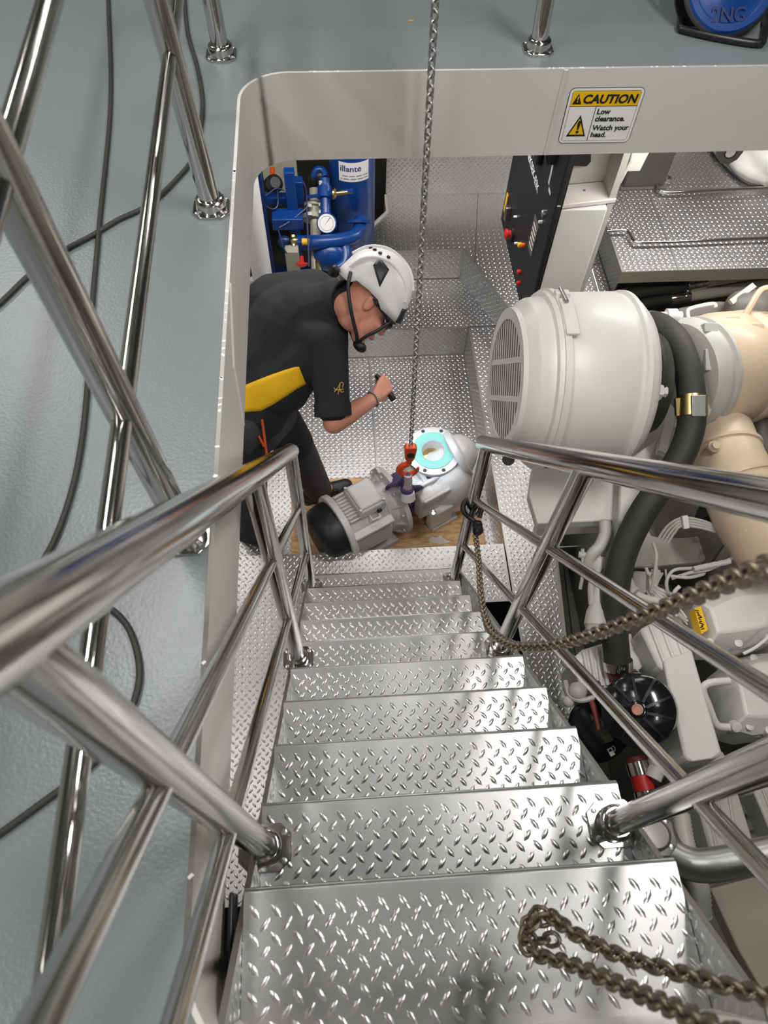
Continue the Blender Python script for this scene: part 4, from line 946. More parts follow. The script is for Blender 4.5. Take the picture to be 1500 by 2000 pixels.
obj('plug', MB().lathe(wc-wn*.002, wn, [(0, 11*WS), (.006, 10.5*WS), (.007, 8*WS), (.004, 7*WS), (.004, 0)], 20), 'pink', wp)
obj('inlet_neck', MB().cyl(at(1208, 1305, d=2.67), at(1222, 1340, d=2.68), .046, .052, 20), 'dull_red', wp)
obj('inlet_collar', MB().cyl(at(1214, 1318, d=2.70), at(1228, 1345, d=2.70), .055, .075, 20), 'glossblack', wp)
for u, v in ((1166, 1340), (1306, 1432), (1188, 1438)):
    p = at(u, v, d=2.68); obj('ear', MB().cone(p, .022, wc+(p-wc)*.8-wn*.09, .03), 'blackmetal', wp); obj('bolt', MB().lathe(p, wn, [(0, .017), (.026, .015), (.03, .01)], 10), 'stainless_dull' if u != 1293 else 'blackmetal', wp)
obj('bracket', MB().prism([at(u, v, d=2.72) for u, v in ((1270, 1295), (1292, 1292), (1308, 1345), (1312, 1420), (1338, 1470), (1330, 1485), (1310, 1475), (1290, 1440), (1300, 1350))], FW*.04), 'blackmetal', wp, bevel=.006)
# ---- fuel filter
ff = thing('fuel_filter', 'black canister filter with a white fuel pump symbol beside the stairs', 'filter', at(1190, 1450, d=2.55))
f0, f1 = at(1142, 1398, d=2.80), at(1196, 1462, d=2.68); fd_ = (f1-f0).normalized()
obj('canister', MB().lathe(f0, fd_, [(-.03, .05), (0, .082), (.02, .088), ((f1-f0).length-.02, .088), ((f1-f0).length, .078), ((f1-f0).length+.006, .06)], 32), 'blackmetal', ff)
obj('red_hose', MB().tube([at(1155, 1370, d=2.64), at(1164, 1395, d=2.6), at(1170, 1425, d=2.58)], .011, 10, smooth=4), 'dull_red', ff, label='dull red hose')
ic, icn = at(1196, 1468, d=2.60), -FW
def icq(a, b): return ic+RT*a*.001+UP*b*.001
rot_ = R_(28)
def ici(a, b): return icq(a*math.cos(rot_)-b*math.sin(rot_), a*math.sin(rot_)+b*math.cos(rot_))
obj('fuel_symbol', MB().prism([ici(-13, -14), ici(5, -14), ici(5, 2), ici(-13, 2)], FW*.003).prism([ici(-13, 4), ici(-10, 4), ici(-10, 14), ici(-13, 14)], FW*.003).prism([ici(2, 4), ici(5, 4), ici(5, 14), ici(2, 14)], FW*.003).prism([ici(-13, 12), ici(5, 12), ici(5, 15), ici(-13, 15)], FW*.003).tube([ici(6, 0), ici(12, 0), ici(14, 6), ici(14, 14), ici(8, 18)], .0012, 6), 'labelwhite', ff)
for i in range(2): obj('bolt', MB().lathe(at(1190-6*i, 1440+2*i, d=2.60), -FW, [(-.05, .016), (0, .016), (.012, .012)], 10), 'engine_dark', ff)
# ---- engine body
en = thing('engine', 'large pale grey marine engine filling the pit right of the stairs', 'engine', V(1.9, 1.2, -.66))
obj('block', MB().box((2.2, .98, -.15), (2.0, 2.9, 1.02)), 'engine_dark', en, bevel=.03)
obj('sump', MB().box((1.16, 1.2, -.42), (.20, 2.9, .30)), 'engine_dark', en, bevel=.02)
obj('side_plate', slab(((1090, 1010), (1118, 1000), (1150, 1240), (1175, 1420), (1150, 1430), (1120, 1250)), -.25, .15), 'engine_dark', en)
obj('crank_cover', slab(((1232, 985), (1255, 960), (1385, 975), (1420, 1060), (1380, 1120), (1240, 1110)), .50, .3), 'engine_dark', en, bevel=.012)  # coloured dark to put shade into the gaps between engine parts
obj('mount_plate', slab(((1264, 1030), (1272, 1046), (1296, 1052), (1365, 1049), (1379, 1092), (1370, 1098), (1268, 1106), (1236, 1106)), .62, .02), 'engine_grey', en, bevel=.003)
for u, v in ((1359, 1054), (1371, 1090)): obj('bolt', MB().lathe(at(u, v, z=.62), Z_, [(0, .012), (.01, .011)], 12), 'engine_grey', en)
for i in range(4):
    o = i*5; wire(en, [(1286+o*1.2, 1052+o*.6, 2.72), (1305+o*.8, 1026+o, 2.71), (1332, 1012+o, 2.70), (1368, 1016+o, 2.71), (1405, 1030+o*.7, 2.73), (1450, 1052, 2.76)], .0052, 'engine_grey')
obj('cable_tie', MB().box(at(1338, 1020, d=2.69), (.022, .05, .02), frame(FW, RT+UP*.15)), 'engine_white', en, bevel=.003)
def ribbed(t, px, r, m, n_=5):
    pts = spline([at(u, v, d=d) for u, v, d in px], 14); rr_ = [r*(1.0 if i % 2 else .88) for i in range(len(pts))]
    return obj('corrugated_hose', MB().tube(pts, rr_, 12), m, t, angle=80)
ribbed(en, [(1181, 1018, 2.72), (1182, 1042, 2.70), (1172, 1066, 2.68), (1157, 1083, 2.68), (1148, 1105, 2.70)], .024, 'engine_grey')
ribbed(en, [(1206, 1018, 2.76), (1203, 1048, 2.74), (1188, 1078, 2.72), (1172, 1102, 2.72)], .020, 'engine_grey')
ribbed(en, [(1395, 978, 2.85), (1378, 1002, 2.84), (1372, 1025, 2.84)], .035, 'rubber')
obj('branch_pipe', MB().lathe(at(1168, 1090, d=2.70), at(1163, 1262, d=2.62)-at(1168, 1090, d=2.70), [(0, .030), (.03, .034), (.05, .024), (.10, .022), (.17, .022), (.20, .036), (.25, .044), (.26, .038), (.30, .040)], 20), 'engine_grey', en)
obj('branch_arm', MB().cyl(at(1172, 1088, d=2.68), at(1130, 1083, d=2.70), .013, n=10).cyl(at(1138, 1072, d=2.69), at(1139, 1120, d=2.7), .007, n=8).cyl(at(1139, 1120, d=2.7), at(1133, 1150, d=2.72), .007, n=8), 'engine_grey', en)
wire(en, [(1176, 1105, 2.68), (1162, 1122, 2.66), (1155, 1145, 2.66), (1156, 1180, 2.66)], .014, 'engine_grey', 'pipe', k=10)
wire(en, [(1222, 1110, 2.66), (1228, 1135, 2.66), (1240, 1158, 2.65), (1262, 1170, 2.64), (1290, 1176, 2.64)], .016, 'engine_grey', 'pipe', k=10)
wire(en, [(1215, 1145, 2.70), (1232, 1170, 2.68), (1250, 1195, 2.67)], .020, 'engine_grey', 'pipe', k=10)
obj('pipe_union', MB().lathe(at(1228, 1148, d=2.64), V(.3, -.5, .1), [(0, .022), (.03, .022)], 6), 'engine_grey', en)
rw = random.Random(11)
for i in range(14):
    u, v = rw.uniform(1262, 1300), rw.uniform(1112, 1130); u2, v2 = rw.uniform(1285, 1345), rw.uniform(1190, 1225)
    wire(en, [(u, v, 2.74), (u+rw.uniform(-12, 12), v+32, 2.72), ((u+u2)/2+rw.uniform(-16, 16), (v+v2)/2+8, 2.70), (u2, v2, 2.70)], rw.choice((.004, .006, .008)), rw.choice(('engine_grey', 'engine_grey', 'engine_white')))
for i, pxs in enumerate(([(1275, 1060, 2.68), (1282, 1085, 2.66), (1278, 1125, 2.66), (1272, 1155, 2.68)], [(1262, 1110, 2.70), (1268, 1122, 2.68), (1282, 1112, 2.69), (1275, 1100, 2.7)], [(1305, 1160, 2.7), (1302, 1135, 2.7), (1316, 1114, 2.7), (1350, 1110, 2.7), (1400, 1106, 2.7)], [(1330, 1125, 2.69), (1350, 1118, 2.69), (1385, 1112, 2.69), (1440, 1085, 2.7)], [(1310, 1125, 2.7), (1345, 1128, 2.68), (1375, 1120, 2.7), (1345, 1120, 2.7), (1312, 1130, 2.7)], [(1440, 1100, 2.7), (1448, 1088, 2.69), (1458, 1100, 2.68), (1466, 1118, 2.68)])):
    wire(en, pxs, .0065, 'engine_grey')
for i in range(5):
    p = at(1355+i*14, 1112-i*3, d=2.68); obj('connector', MB().cyl(p, p+RT*.028+UP*.008, .011, n=8), 'engine_grey', en)
obj('bracket', slab(((1240, 1115), (1288, 1118), (1272, 1150), (1248, 1165), (1236, 1145)), .55, .02), 'engine_grey', en)
def injector(t, p0, p1, cl):
    a, b = at(*p0), at(*p1); ax_ = b-a; L_ = ax_.length
    obj('injector_pipe', MB().lathe(a, ax_, [(0, .010), (.02, .012), (L_*.4, .012), (L_*.42, .018), (L_*.62, .018), (L_*.64, .014), (L_*.9, .014), (L_*.92, .017), (L_, .017)], 12), 'engine_white', t)
    p = at(*cl); obj('clip', MB().box(p, (.04, .055, .025), frame(-FW, RT)).lathe(p-UP*.02, -FW, [(0, .016), (.022, .014)], 8), 'engine_white', t, bevel=.003)
injector(en, (1328, 1145, 2.62), (1392, 1118, 2.60), (1356, 1138, 2.60)); wire(en, [(1328, 1145, 2.62), (1318, 1155, 2.63), (1313, 1172, 2.65)], .007, 'engine_white')
injector(en, (1388, 1300, 2.60), (1452, 1277, 2.58), (1416, 1300, 2.58)); wire(en, [(1452, 1277, 2.58), (1475, 1265, 2.57), (1500, 1245, 2.56), (1530, 1215, 2.55)], .006, 'engine_white')
vcp = [((1388, 1188), (1440, 1165), (1500, 1160), (1520, 1195), (1500, 1222), (1440, 1232), (1402, 1236)), ((1350, 1165), (1432, 1136), (1520, 1130), (1560, 1195), (1530, 1240), (1452, 1262), (1384, 1262))]
vcq = [((1440, 1312), (1480, 1296), (1530, 1290), (1560, 1340), (1550, 1390), (1495, 1400), (1458, 1398)), ((1412, 1300), (1470, 1282), (1540, 1276), (1590, 1350), (1580, 1420), (1470, 1436), (1430, 1425))]
for k, (pi_, po_) in enumerate((vcp, vcq)):
    z0 = .80-.10*k
    cv = obj('valve_cover', frustum(pi_, z0+.06, po_, z0, .16), 'engine_grey' if False else 'engine_white', en, bevel=.008, angle=30)
    obj('rim', slab([(u-(6 if u < 1460 else -6), v+(5 if v > (1200+140*k) else -5)) for u, v in po_], z0-.03, .03), 'engine_grey', cv, bevel=.004)
    for u, v in (((1396, 1243), (1384, 1256), (1440, 1258), (1500, 1246), (1352, 1170), (1432, 1140)), ((1462, 1420), (1448, 1408), (1500, 1428), (1420, 1304), (1470, 1287)))[k]: obj('bolt', MB().lathe(at(u, v, z=z0+.012), Z_, [(-.02, .016), (.012, .015), (.014, .01)], 12), 'engine_white', cv)
    if k == 0:
        ls = obj('warning_label', slab(((1356, 1188), (1369, 1184), (1383, 1230), (1370, 1238)), z0+.05, .05), 'yellow', cv)
        q0, q1 = at(1374, 1233, z=z0+.0505), at(1361, 1187, z=z0+.0505)
        ax_ = (q1-q0).normalized(); sd_ = Z_.cross(ax_); rl = random.Random(5); L_ = (q1-q0).length; mbm = MB()
        for s in range(11):
            c_ = q0+ax_*(L_*(.10+.078*s)); mbm.box(c_+sd_*rl.uniform(-.003, .003), (L_*.045, rl.uniform(.008, .016), .001), frame(Z_, ax_+sd_*rl.uniform(-.5, .5)))
        obj('worn_print', mbm, 'ink', cv)
obj('lever', MB().tube([at(u, v, d=2.58) for u, v in ((1425, 1330), (1385, 1334), (1373, 1348), (1384, 1378), (1397, 1412), (1412, 1420), (1446, 1420))], .014, 10, smooth=3), 'engine_white', en)
obj('lever_bolt', MB().lathe(at(1437, 1419, d=2.565), -FW, [(-.02, .018), (.01, .018), (.012, .01)], 12), 'engine_white', en)
du = obj('charge_air_duct', slab(((1296, 1288), (1352, 1268), (1376, 1350), (1412, 1472), (1402, 1480), (1348, 1488), (1338, 1480), (1312, 1370)), .80, .2), 'engine_white', en, bevel=.012)
dv = obj('upper_duct', slab(((1250, 1228), (1320, 1190), (1334, 1205), (1358, 1285), (1300, 1310), (1288, 1305)), .78, .2), 'engine_white', en, bevel=.012)
for i in range(3):
    a, b = at(1270+18*i, 1222-9*i, z=.784), at(1300+18*i, 1300-9*i, z=.784); obj('rib', MB().cyl(a, b, .007, n=8), 'engine_white', dv)
obj('flange', slab(((1332, 1478), (1412, 1468), (1420, 1482), (1345, 1498), (1335, 1492)), .72, .10), 'engine_grey', en, bevel=.005)
bx = obj('filter_box', slab(((1120, 1284), (1138, 1268), (1176, 1256), (1200, 1256), (1206, 1290), (1196, 1340), (1158, 1350), (1132, 1340)), .70, .22), 'engine_white', en, bevel=.012)
for i in range(5):
    a, b = at(1140+13*i, 1274-4*i, z=.705), at(1154+11*i, 1342-1*i, z=.705); obj('rib', MB().cyl(a, b, .008, n=8), 'engine_white', bx)
lb = obj('label', slab(((1178, 1262), (1186, 1260), (1196, 1318), (1188, 1322)), .722, .004), 'labelwhite', bx); obj('label_mark', slab(((1180, 1266), (1185, 1265), (1191, 1300), (1186, 1302)), .724, .003), 'pink', lb)
for u, v, r in ((1112, 1292, .03), (1128, 1350, .035), (1110, 1370, .022)): obj('knob', MB().ell(at(u, v, d=2.66), r, r, r*.8), 'engine_grey', en)
wire(en, [(1104, 1330, 2.7), (1112, 1358, 2.66), (1135, 1368, 2.64), (1160, 1362, 2.64)], .010, 'engine_grey')
obj('elbow', MB().tube([at(1222, 1275, d=2.74), at(1232, 1290, d=2.72), at(1238, 1305, d=2.72)], .03, 12, smooth=3), 'engine_white', en)
obj('side_casting', slab(((1218, 1240), (1234, 1236), (1240, 1276), (1262, 1285), (1248, 1296), (1250, 1322), (1236, 1318)), .66, .12), 'engine_white', en, bevel=.006)
obj('oil_cap', MB().lathe(at(1296, 1470, d=2.58), at(1280, 1510, d=2.56)-at(1296, 1470, d=2.58), [(0, .02), (.01, .045), (.05, .04), (.06, .03), (.10, .028)], 18), 'engine_white', en)
rh = thing('red_hose_end', 'short red hose sleeve between silver clamps below the black pump', 'hose', at(1255, 1530, d=2.55))
r0, r1 = at(1240, 1478, d=2.62), at(1268, 1572, d=2.55); rx = r1-r0
obj('sleeve', MB().cyl(r0, r1, .036, n=20), 'dull_red', rh); obj('red_band', MB().lathe(r0+rx*.36, rx, [(0, .0365), (rx.length*.34, .0365)], 20, cap=False), 'red', rh)
for t in (.12, .72): obj('clamp', MB().lathe(r0+rx*t, rx, [(0, .036), (0, .041), (.045, .041), (.045, .036)], 20), 'stainless', rh)
for (px, z, h, m) in ((((1362, 1570), (1442, 1548), (1472, 1642), (1420, 1662), (1385, 1655)), .62, .2, 'engine_grey'), (((1472, 1545), (1540, 1525), (1560, 1640), (1520, 1660)), .62, .2, 'engine_grey'), (((1300, 1470), (1335, 1492), (1345, 1498), (1420, 1482), (1500, 1445), (1560, 1500), (1440, 1548), (1362, 1572), (1310, 1560)), .45, .2, 'engine_dark')):  # lowest slab coloured dark, standing in for a shaded gap
    q = obj('head_cover', slab(px, z, h), m, en, bevel=.008)
    if z > .5:
        for i in range(3):
            a = at(px[0][0]+18+22*i, px[0][1]-2-6*i, z=z+.002); b = at(px[-1][0]+14+20*i, px[-1][1]-2-4*i, z=z+.002); obj('rib', MB().cyl(a, b, .006, n=6), m, q)
for u, v in ((1452, 1580), (1462, 1612), (1470, 1640), (1478, 1668)): obj('bolt', MB().lathe(at(u, v, z=.5), Z_, [(-.04, .03), (.0, .028), (.012, .018)], 10), 'engine_dark', en)
ribbed(en, [(1330, 1590, 2.35), (1338, 1640, 2.30), (1352, 1690, 2.26), (1368, 1735, 2.24), (1372, 1790, 2.24)], .030, 'engine_grey')
obj('side_panel', slab(((1388, 1735), (1560, 1690), (1700, 1990), (1560, 2060), (1440, 1850)), .42, .6), 'olive', en, bevel=.006)
# shields and pipes behind the turbocharger
obj('heat_shield', MB().prism([at(u, v, d=3.02) for u, v in ((1300, 625), (1330, 600), (1400, 588), (1440, 590), (1460, 610), (1500, 560), (1540, 560), (1540, 680), (1480, 680), (1440, 640), (1350, 650), (1315, 650))], FW*.12), 'engine_dark', en, bevel=.01)
obj('exhaust_cover', MB().ell(at(1478, 615, d=2.98), .16, .10, .09, frame(V(.5, .2, 1))), 'engine_dark', en)
obj('bracket', MB().prism([at(u, v, d=2.9) for u, v in ((1425, 585), (1470, 552), (1478, 560), (1432, 594))], FW*.02), 'engine_grey', en)
wire(en, [(1348, 632, 2.86), (1343, 612, 2.86), (1350, 602, 2.86), (1392, 593, 2.88), (1398, 600, 2.88)], .0075, 'engine_white', 'pipe', n=5)
wire(en, [(1440, 640, 2.80), (1462, 605, 2.78), (1482, 572, 2.77), (1498, 563, 2.77), (1540, 560, 2.77)], .013, 'beige', 'pipe', n=5)
obj('valve', MB().lathe(at(1285, 618, d=2.78), RT, [(0, .018), (.03, .018), (.032, .03), (.07, .03), (.072, .02), (.09, .02)], 12), 'engine_white', en)
obj('rear_casting', MB().box((1.75, 2.45, .20), (.8, .4, .3)), 'engine_dark', en, bevel=.03)
obj('rear_pipe', MB().tube([at(1480, 820, d=3.0), at(1490, 860, d=2.98), at(1510, 900, d=2.95)], .05, 14, smooth=4), 'engine_dark', en)
# ---- hydraulic hoses under the raised platform
for nm, lab, pts, f0_, f1_ in (('hydraulic_hose', 'upper black hydraulic hose with silver ferrules under the raised platform', [(1150, 592), (1222, 576), (1290, 566), (1342, 557)], (1180, 1222), (1358, 1398)),
                         ('hydraulic_hose', 'lower black hydraulic hose with silver ferrule under the raised platform', [(1195, 612), (1230, 600), (1270, 590), (1310, 584)], (1190, 1212), (1314, 1350))):
    zz = .22 if 'upper' in lab else .16
    P3 = [at(u, v, z=zz) for u, v in pts]; hy = thing(nm, lab, 'hose', P3[1])
    d_ = (P3[-1]-P3[-2]).normalized(); d0 = (P3[0]-P3[1]).normalized()
    obj('hose', MB().tube(P3, .034, 14, smooth=5), 'rubber', hy)
    obj('ferrule', MB().lathe(P3[-1]-d_*.01, d_, [(0, .036), (.004, .039), (.09, .039), (.092, .036), (.10, .039), (.13, .039), (.132, .032)], 20), 'stainless', hy)
    obj('ferrule', MB().lathe(P3[1]+d0*.0, d0, [(-.02, .036), (-.016, .040), (.05, .040), (.052, .030), (.15, .030)], 20), 'stainless', hy)
    obj('steel_pipe', MB().cyl(P3[-1]+d_*.12, P3[-1]+d_*.8, .034, n=16), 'olive', hy)
# ---- bent grey pipe by the stairs
bpx_ = [(1282, 1590, 1.82), (1290, 1628, 1.78), (1312, 1668, 1.74), (1352, 1688, 1.71), (1400, 1688, 1.69), (1500, 1668, 1.67), (1640, 1640, 1.64)]
bp2 = thing('bent_pipe', 'dull grey bent steel pipe passing right of the stairs', 'pipe', at(1350, 1688, d=1.71))
obj('pipe', MB().tube([at(u, v, d=d) for u, v, d in bpx_], .038, 22, smooth=7), 'stainless_dull', bp2)
band(bp2, at(1382, 1690, d=1.695), at(1400, 1688, d=1.69)-at(1352, 1688, d=1.71), .0388, .004, 'stainless_dull', 'weld_bead')
base_flange(bp2, at(1272, 1632, z=1.62), r=.026, m='stainless')
# ---- control cabinet
xc, yc = .876, 2.4
cb = thing('control_cabinet', 'grey control cabinet with black instrument panel on its left side', 'cabinet', V(1.0, 2.7, 0))
pB = at(1190, 400, y=yc)
obj('body', MB().prism([V(xc+.012, yc, 1.475), V(pB.x, yc, 1.475), V(pB.x, yc, .80), V(xc+.012, yc, .80)], (0, .70, 0)), 'engine_white', cb, bevel=.006)
obj('pedestal', MB().box((1.12, 2.72, .42), (.10, .30, .80)), 'engine_white', cb)
obj('rear_channel', MB().prism([V(pB.x+.004, yc+.03, 1.75), V(pB.x+.03, yc+.03, 1.75), V(pB.x+.03, yc+.03, .8), V(pB.x+.004, yc+.03, .8)], (0, .5, 0)), 'engine_grey', cb)
pn = obj('instrument_panel', MB().box((xc, yc+.36, 1.39), (.022, .76, 1.06)), 'black', cb, bevel=.006)
obj('panel_frame', MB().box((xc+.008, yc+.004, 1.36), (.03, .02, 1.05)), 'blackmetal', cb, bevel=.003)
def onp(y, z, dx=0): return V(xc-.0115-dx, yc+y, z)
scr = obj('screen_bezel', MB().box(onp(.44, 1.66, .012), (.026, .34, .36)), 'blackmetal', cb, bevel=.008); obj('screen', MB().box(onp(.44, 1.67, .0255), (.002, .27, .27)), 'glassdark', scr)
for i in range(6): obj('key', MB().box(onp(.32+.04*i, 1.50, .026), (.004, .018, .018)), 'engine_dark', scr)
tp0, tp1 = at(1030, 302, x=xc-.012), at(1048, 372, x=xc-.012); tdv = (tp1-tp0).normalized()
text('REKSEK-ESK', (tp1-tp0).length/4.9, tp0, tdv, tdv.cross(V(1, 0, 0)), 'labelwhite', cb, bold=.015)
for y, z, r, m in ((.08, 1.40, .014, 'stainless_dull'), (.09, 1.35, .007, 'labelwhite'), (.30, 1.06, .012, 'yellow'), (.22, .97, .012, 'red'), (.19, .93, .011, 'red'), (.25, 1.10, .010, 'orange'), (.46, 1.09, .006, 'labelwhite'), (.36, 1.02, .006, 'labelwhite')):
    obj('indicator', MB().lathe(onp(y, z), V(-1, 0, 0), [(0, r), (.012, r), (.016, r*.7), (.016, 0)], 14), m, cb)
obj('label_plate', MB().box(onp(.16, 1.22), (.003, .085, .16)), 'engine_dark', cb)
for i in range(5): obj('label_line', MB().box(onp(.16, 1.17+.025*i, .002), (.001, .06, .005)), 'labelwhite', cb)
es = obj('emergency_stop', MB().lathe(onp(.47, .985), V(-1, 0, 0), [(0, .02), (.012, .02), (.014, .016), (.024, .016), (.026, .024), (.036, .024), (.04, .018)], 20), 'red', cb, label='red emergency stop button'); obj('collar', MB().lathe(onp(.47, .985), V(-1, 0, 0), [(0, .036), (.010, .036), (.012, .02)], 20), 'black', es)
obj('switch', MB().box(onp(.58, 1.02, .014), (.03, .025, .07)), 'stainless_dull', cb, bevel=.004)
obj('switch_plate', MB().box(onp(.68, 1.0, .004), (.004, .03, .10)), 'yellow', cb)
obj('warning_sticker', MB().box(onp(.02, .88, .001), (.002, .03, .10)), 'yellow', cb)
zl = 1.50
lipq = [at(u, v, z=zl) for u, v in ((1072, 363), (1192, 352), (1205, 388), (1085, 402))]
hd = obj('hood', MB().prism(lipq, (0, 0, -.02)), 'cream', cb, bevel=.004)
bk = [at(1072, 363, z=zl), at(1192, 352, z=zl)]
obj('hood_back', MB().prism([bk[0], bk[1], bk[1]+V(0, .03, .43), bk[0]+V(0, .03, .43)], (0, .02, 0)), 'engine_grey', cb)
obj('hood_side', MB().prism([at(u, v, x=xc-.006) for u, v in ((1047, 290), (1062, 288), (1078, 350), (1089, 404), (1074, 398))], (.012, 0, 0)), 'cream', cb)
obj('hood_side', MB().prism([lipq[2]+V(0, .05, .0), lipq[1]+V(0, 0, .0), bk[1]+V(0, .03, .43), bk[1]+V(0, -.06, .43), lipq[2]+V(0, .0, .16)], (.014, 0, 0)), 'cream', cb, bevel=.003)
obj('cable_slot', MB().prism([at(u, v, y=bk[0].y-.002) for u, v in ((1067, 322), (1064, 285), (1155, 285), (1154, 316), (1146, 325))], (0, .035, 0)), 'black', cb)
obj('screw', MB().lathe(at(1141, 372, z=zl), Z_, [(0, .006), (.003, .005)], 10), 'stainless_dull', cb)
obj('bracket', MB().prism([V(pB.x+.04, yc+.05, 1.60), V(pB.x+.10, yc+.05, 1.60), V(pB.x+.11, yc+.05, 1.68), V(pB.x+.075, yc+.05, 1.75), V(pB.x+.10, yc+.05, 1.85), V(pB.x+.03, yc+.05, 1.85)], (0, .04, 0)), 'cream', cb, bevel=.004)
obj('stay', MB().cyl(at(1155, 530, y=2.75), at(1172, 590, y=2.55), .012, n=10), 'stainless', cb)
# ---- on the raised platform
gb = thing('steel_box', 'brown grey steel box standing behind the control cabinet', 'box', at(1250, 365, z=Z3))
q = [at(1217, 368, z=Z3), at(1294, 366, z=Z3)]; obj('casing', MB().prism([q[0], q[1], q[1]+V(0, 0, .75), q[0]+V(0, 0, .75)], (0, .35, 0)), 'engine_dark', gb, bevel=.006)
obj('base_plate', MB().prism([q[0]+V(-.02, -.02, .008), q[1]+V(.02, -.02, .008), q[1]+V(.02, .3, .008), q[0]+V(-.02, .3, .008)], (0, 0, -.007)), 'engine_dark', gb)
def rod(lab, px, z, r): return tag(obj('pipe', MB().tube([at(u, v, z=z) for u, v in px], r, 10, smooth=4), 'stainless'), lab, 'pipe')
rod('thin steel pipe lying across the raised platform, farther of two', [(1284, 350), (1286, 368), (1300, 376), (1340, 375), (1420, 371), (1500, 367), (1640, 360)], Z3+.03, .011)
rod('thin steel pipe with a kink along the front of the raised platform', [(1185, 452), (1218, 450), (1228, 454), (1238, 470), (1252, 474), (1330, 472), (1420, 468), (1500, 465), (1640, 460)], Z3+.03, .010)
tag(obj('vent_cap', MB().lathe(at(1302, 352, z=Z3), Z_, [(0, .028), (.02, .028), (.022, .02), (.004, .02)], 18), 'stainless_dull'), 'small round steel cap on the raised platform', 'cap')
wcv = thing('engine_cover', 'white quilted engine cover on the raised platform at the right edge', 'cover', at(1470, 330, z=Z3))
bake_union(MB().ell(at(1500, 312, z=Z3+.04), .27, .26, .10).ell(at(1560, 300, z=Z3+.10), .36, .3, .16).ell(at(1440, 292, z=Z3+.03), .12, .14, .07), 'blanket', .014, 'engine_white', wcv, 6)
obj('seam', MB().tube([at(u, v, z=Z3+.012) for u, v in ((1385, 288), (1400, 310), (1430, 340), (1462, 362), (1500, 362))], .008, 8, smooth=4), 'blackmetal', wcv)
ye = at(1425, 320, z=Z3+.02).y-.34
eye = [at(u, v, y=ye) for u, v in ((1400, 270), (1470, 262), (1456, 292), (1440, 312), (1424, 321), (1408, 320), (1400, 308))]
le = thing('lifting_eye', 'dark grey lifting eye plate in front of the white engine cover', 'lifting eye', eye[4])
obj('eye_plate', MB().prism(eye, (0, .02, 0)), 'engine_dark', le, bevel=.003); ec = at(1427, 298, y=ye)
obj('eye_hole', MB().lathe(ec+V(0, -.001, 0), V(0, -1, 0), [(0, .03), (.0012, .03)], 20), 'labelwhite', le)
obj('eye_rim', MB().lathe(ec+V(0, -.001, 0), V(0, -1, 0), [(0, .03), (.003, .031), (.003, .036), (0, .037)], 20, cap=False), 'blackmetal', le)
# ---- white column and blue separator under the deck
wcx = at(506, 500, y=3.15)
tag(obj('column', MB().cyl((wcx.x, wcx.y, .004), (wcx.x, wcx.y, ZS), .055, n=28), 'white'), 'white round column standing left of the blue machine', 'column')
struct(obj('wall_far', MB().box((-.45, 4.62, .85), (1.7, .05, 2.2)), 'engine_pit'))
bm_ = thing('oil_separator', 'blue oily water separator with pipes, pressure gauge and white tank label', 'machine', at(640, 540, z=-.2))
B = lambda u, v, d=4.05: at(u, v, d=d)
tkc = B(688, 380, 4.22); TR = 44*4.22/1400
obj('tank', MB().lathe(V(tkc.x, tkc.y, -.2), Z_, [(0, TR*.6), (.25, TR*.6), (.32, TR), (1.55, TR), (1.62, TR*.7)], 40), 'blue', bm_)
# curved label on the tank
lc = V(tkc.x, tkc.y, 0); vd = CAM-lc; a0_ = math.atan2(vd.y, vd.x)+.10
zlab = at(695, 337, y=tkc.y-TR).z
def cyl_pt(s, z, lift=.001): a = a0_+s/TR; return V(lc.x+math.cos(a)*(TR+lift), lc.y+math.sin(a)*(TR+lift), z)
mbL = MB(); ns = 14; hw, hh = .088, .058
for k in (1, 0):
    for j in (0, 1): mbL.v += [tuple(cyl_pt(-hw+2*hw*i/ns, zlab+(-hh if j == 0 else hh), .0012*k+.0002)) for i in range(ns+1)]
for i in range(ns): mbL.f.append((i, i+1, ns+2+i, ns+1+i))
lbT = obj('tank_label', mbL, 'labelwhite', bm_)
text('illante', .05, None, X_, Z_, 'navy', lbT, bold=.015, bend=lambda x, y: cyl_pt(-hw+.008+x, zlab+.005+y, .0022))
for i in range(2): 
    mbl = MB()
    for s in range(20):
        z_ = zlab-.025-.018*i; s0 = -hw+.014+s*.0078
        if (s*7+i*3) % 5 != 0: mbl.prism([cyl_pt(s0, z_, .0022), cyl_pt(s0+.006, z_, .0022), cyl_pt(s0+.006, z_+.005, .0022), cyl_pt(s0, z_+.005, .0022)], Z_*.0001)
    obj('small_print', mbl, 'engine_dark', lbT)
vt = lambda u, v, d, r, z0, z1, m, nm='pipe', n=16: obj(nm, MB().cyl(V(*B(u, v, d).xy, z0), V(*B(u, v, d).xy, z1), r, n=n), m, bm_)
z_at = lambda u, v, d: at(u, v, d=d).z
gz = B(638, 436, 3.98)
gg = obj('pressure_gauge', MB().lathe(gz, (CAM-gz), [(-.03, .05), (-.004, .056), (.0, .056), (.004, .052), (.002, .050)], 28, cap=False), 'blue', bm_)
obj('gauge_face', MB().lathe(gz-(CAM-gz).normalized()*.001, CAM-gz, [(0, .049), (.001, .049)], 28), 'labelwhite', gg)
gfr = frame(CAM-gz, UP); obj('needle', MB().prism([gz+gfr.col[0]*a+gfr.col[1]*b+(CAM-gz).normalized()*.003 for a, b in ((-.01, .012), (.028, -.02), (.03, -.018))], (CAM-gz).normalized()*.001), 'ink', gg)
obj('gauge_ring', MB().lathe(gz, CAM-gz, [(.001, .036), (.0018, .036), (.0018, .039), (.001, .039)], 28, cap=False), 'engine_grey', gg)
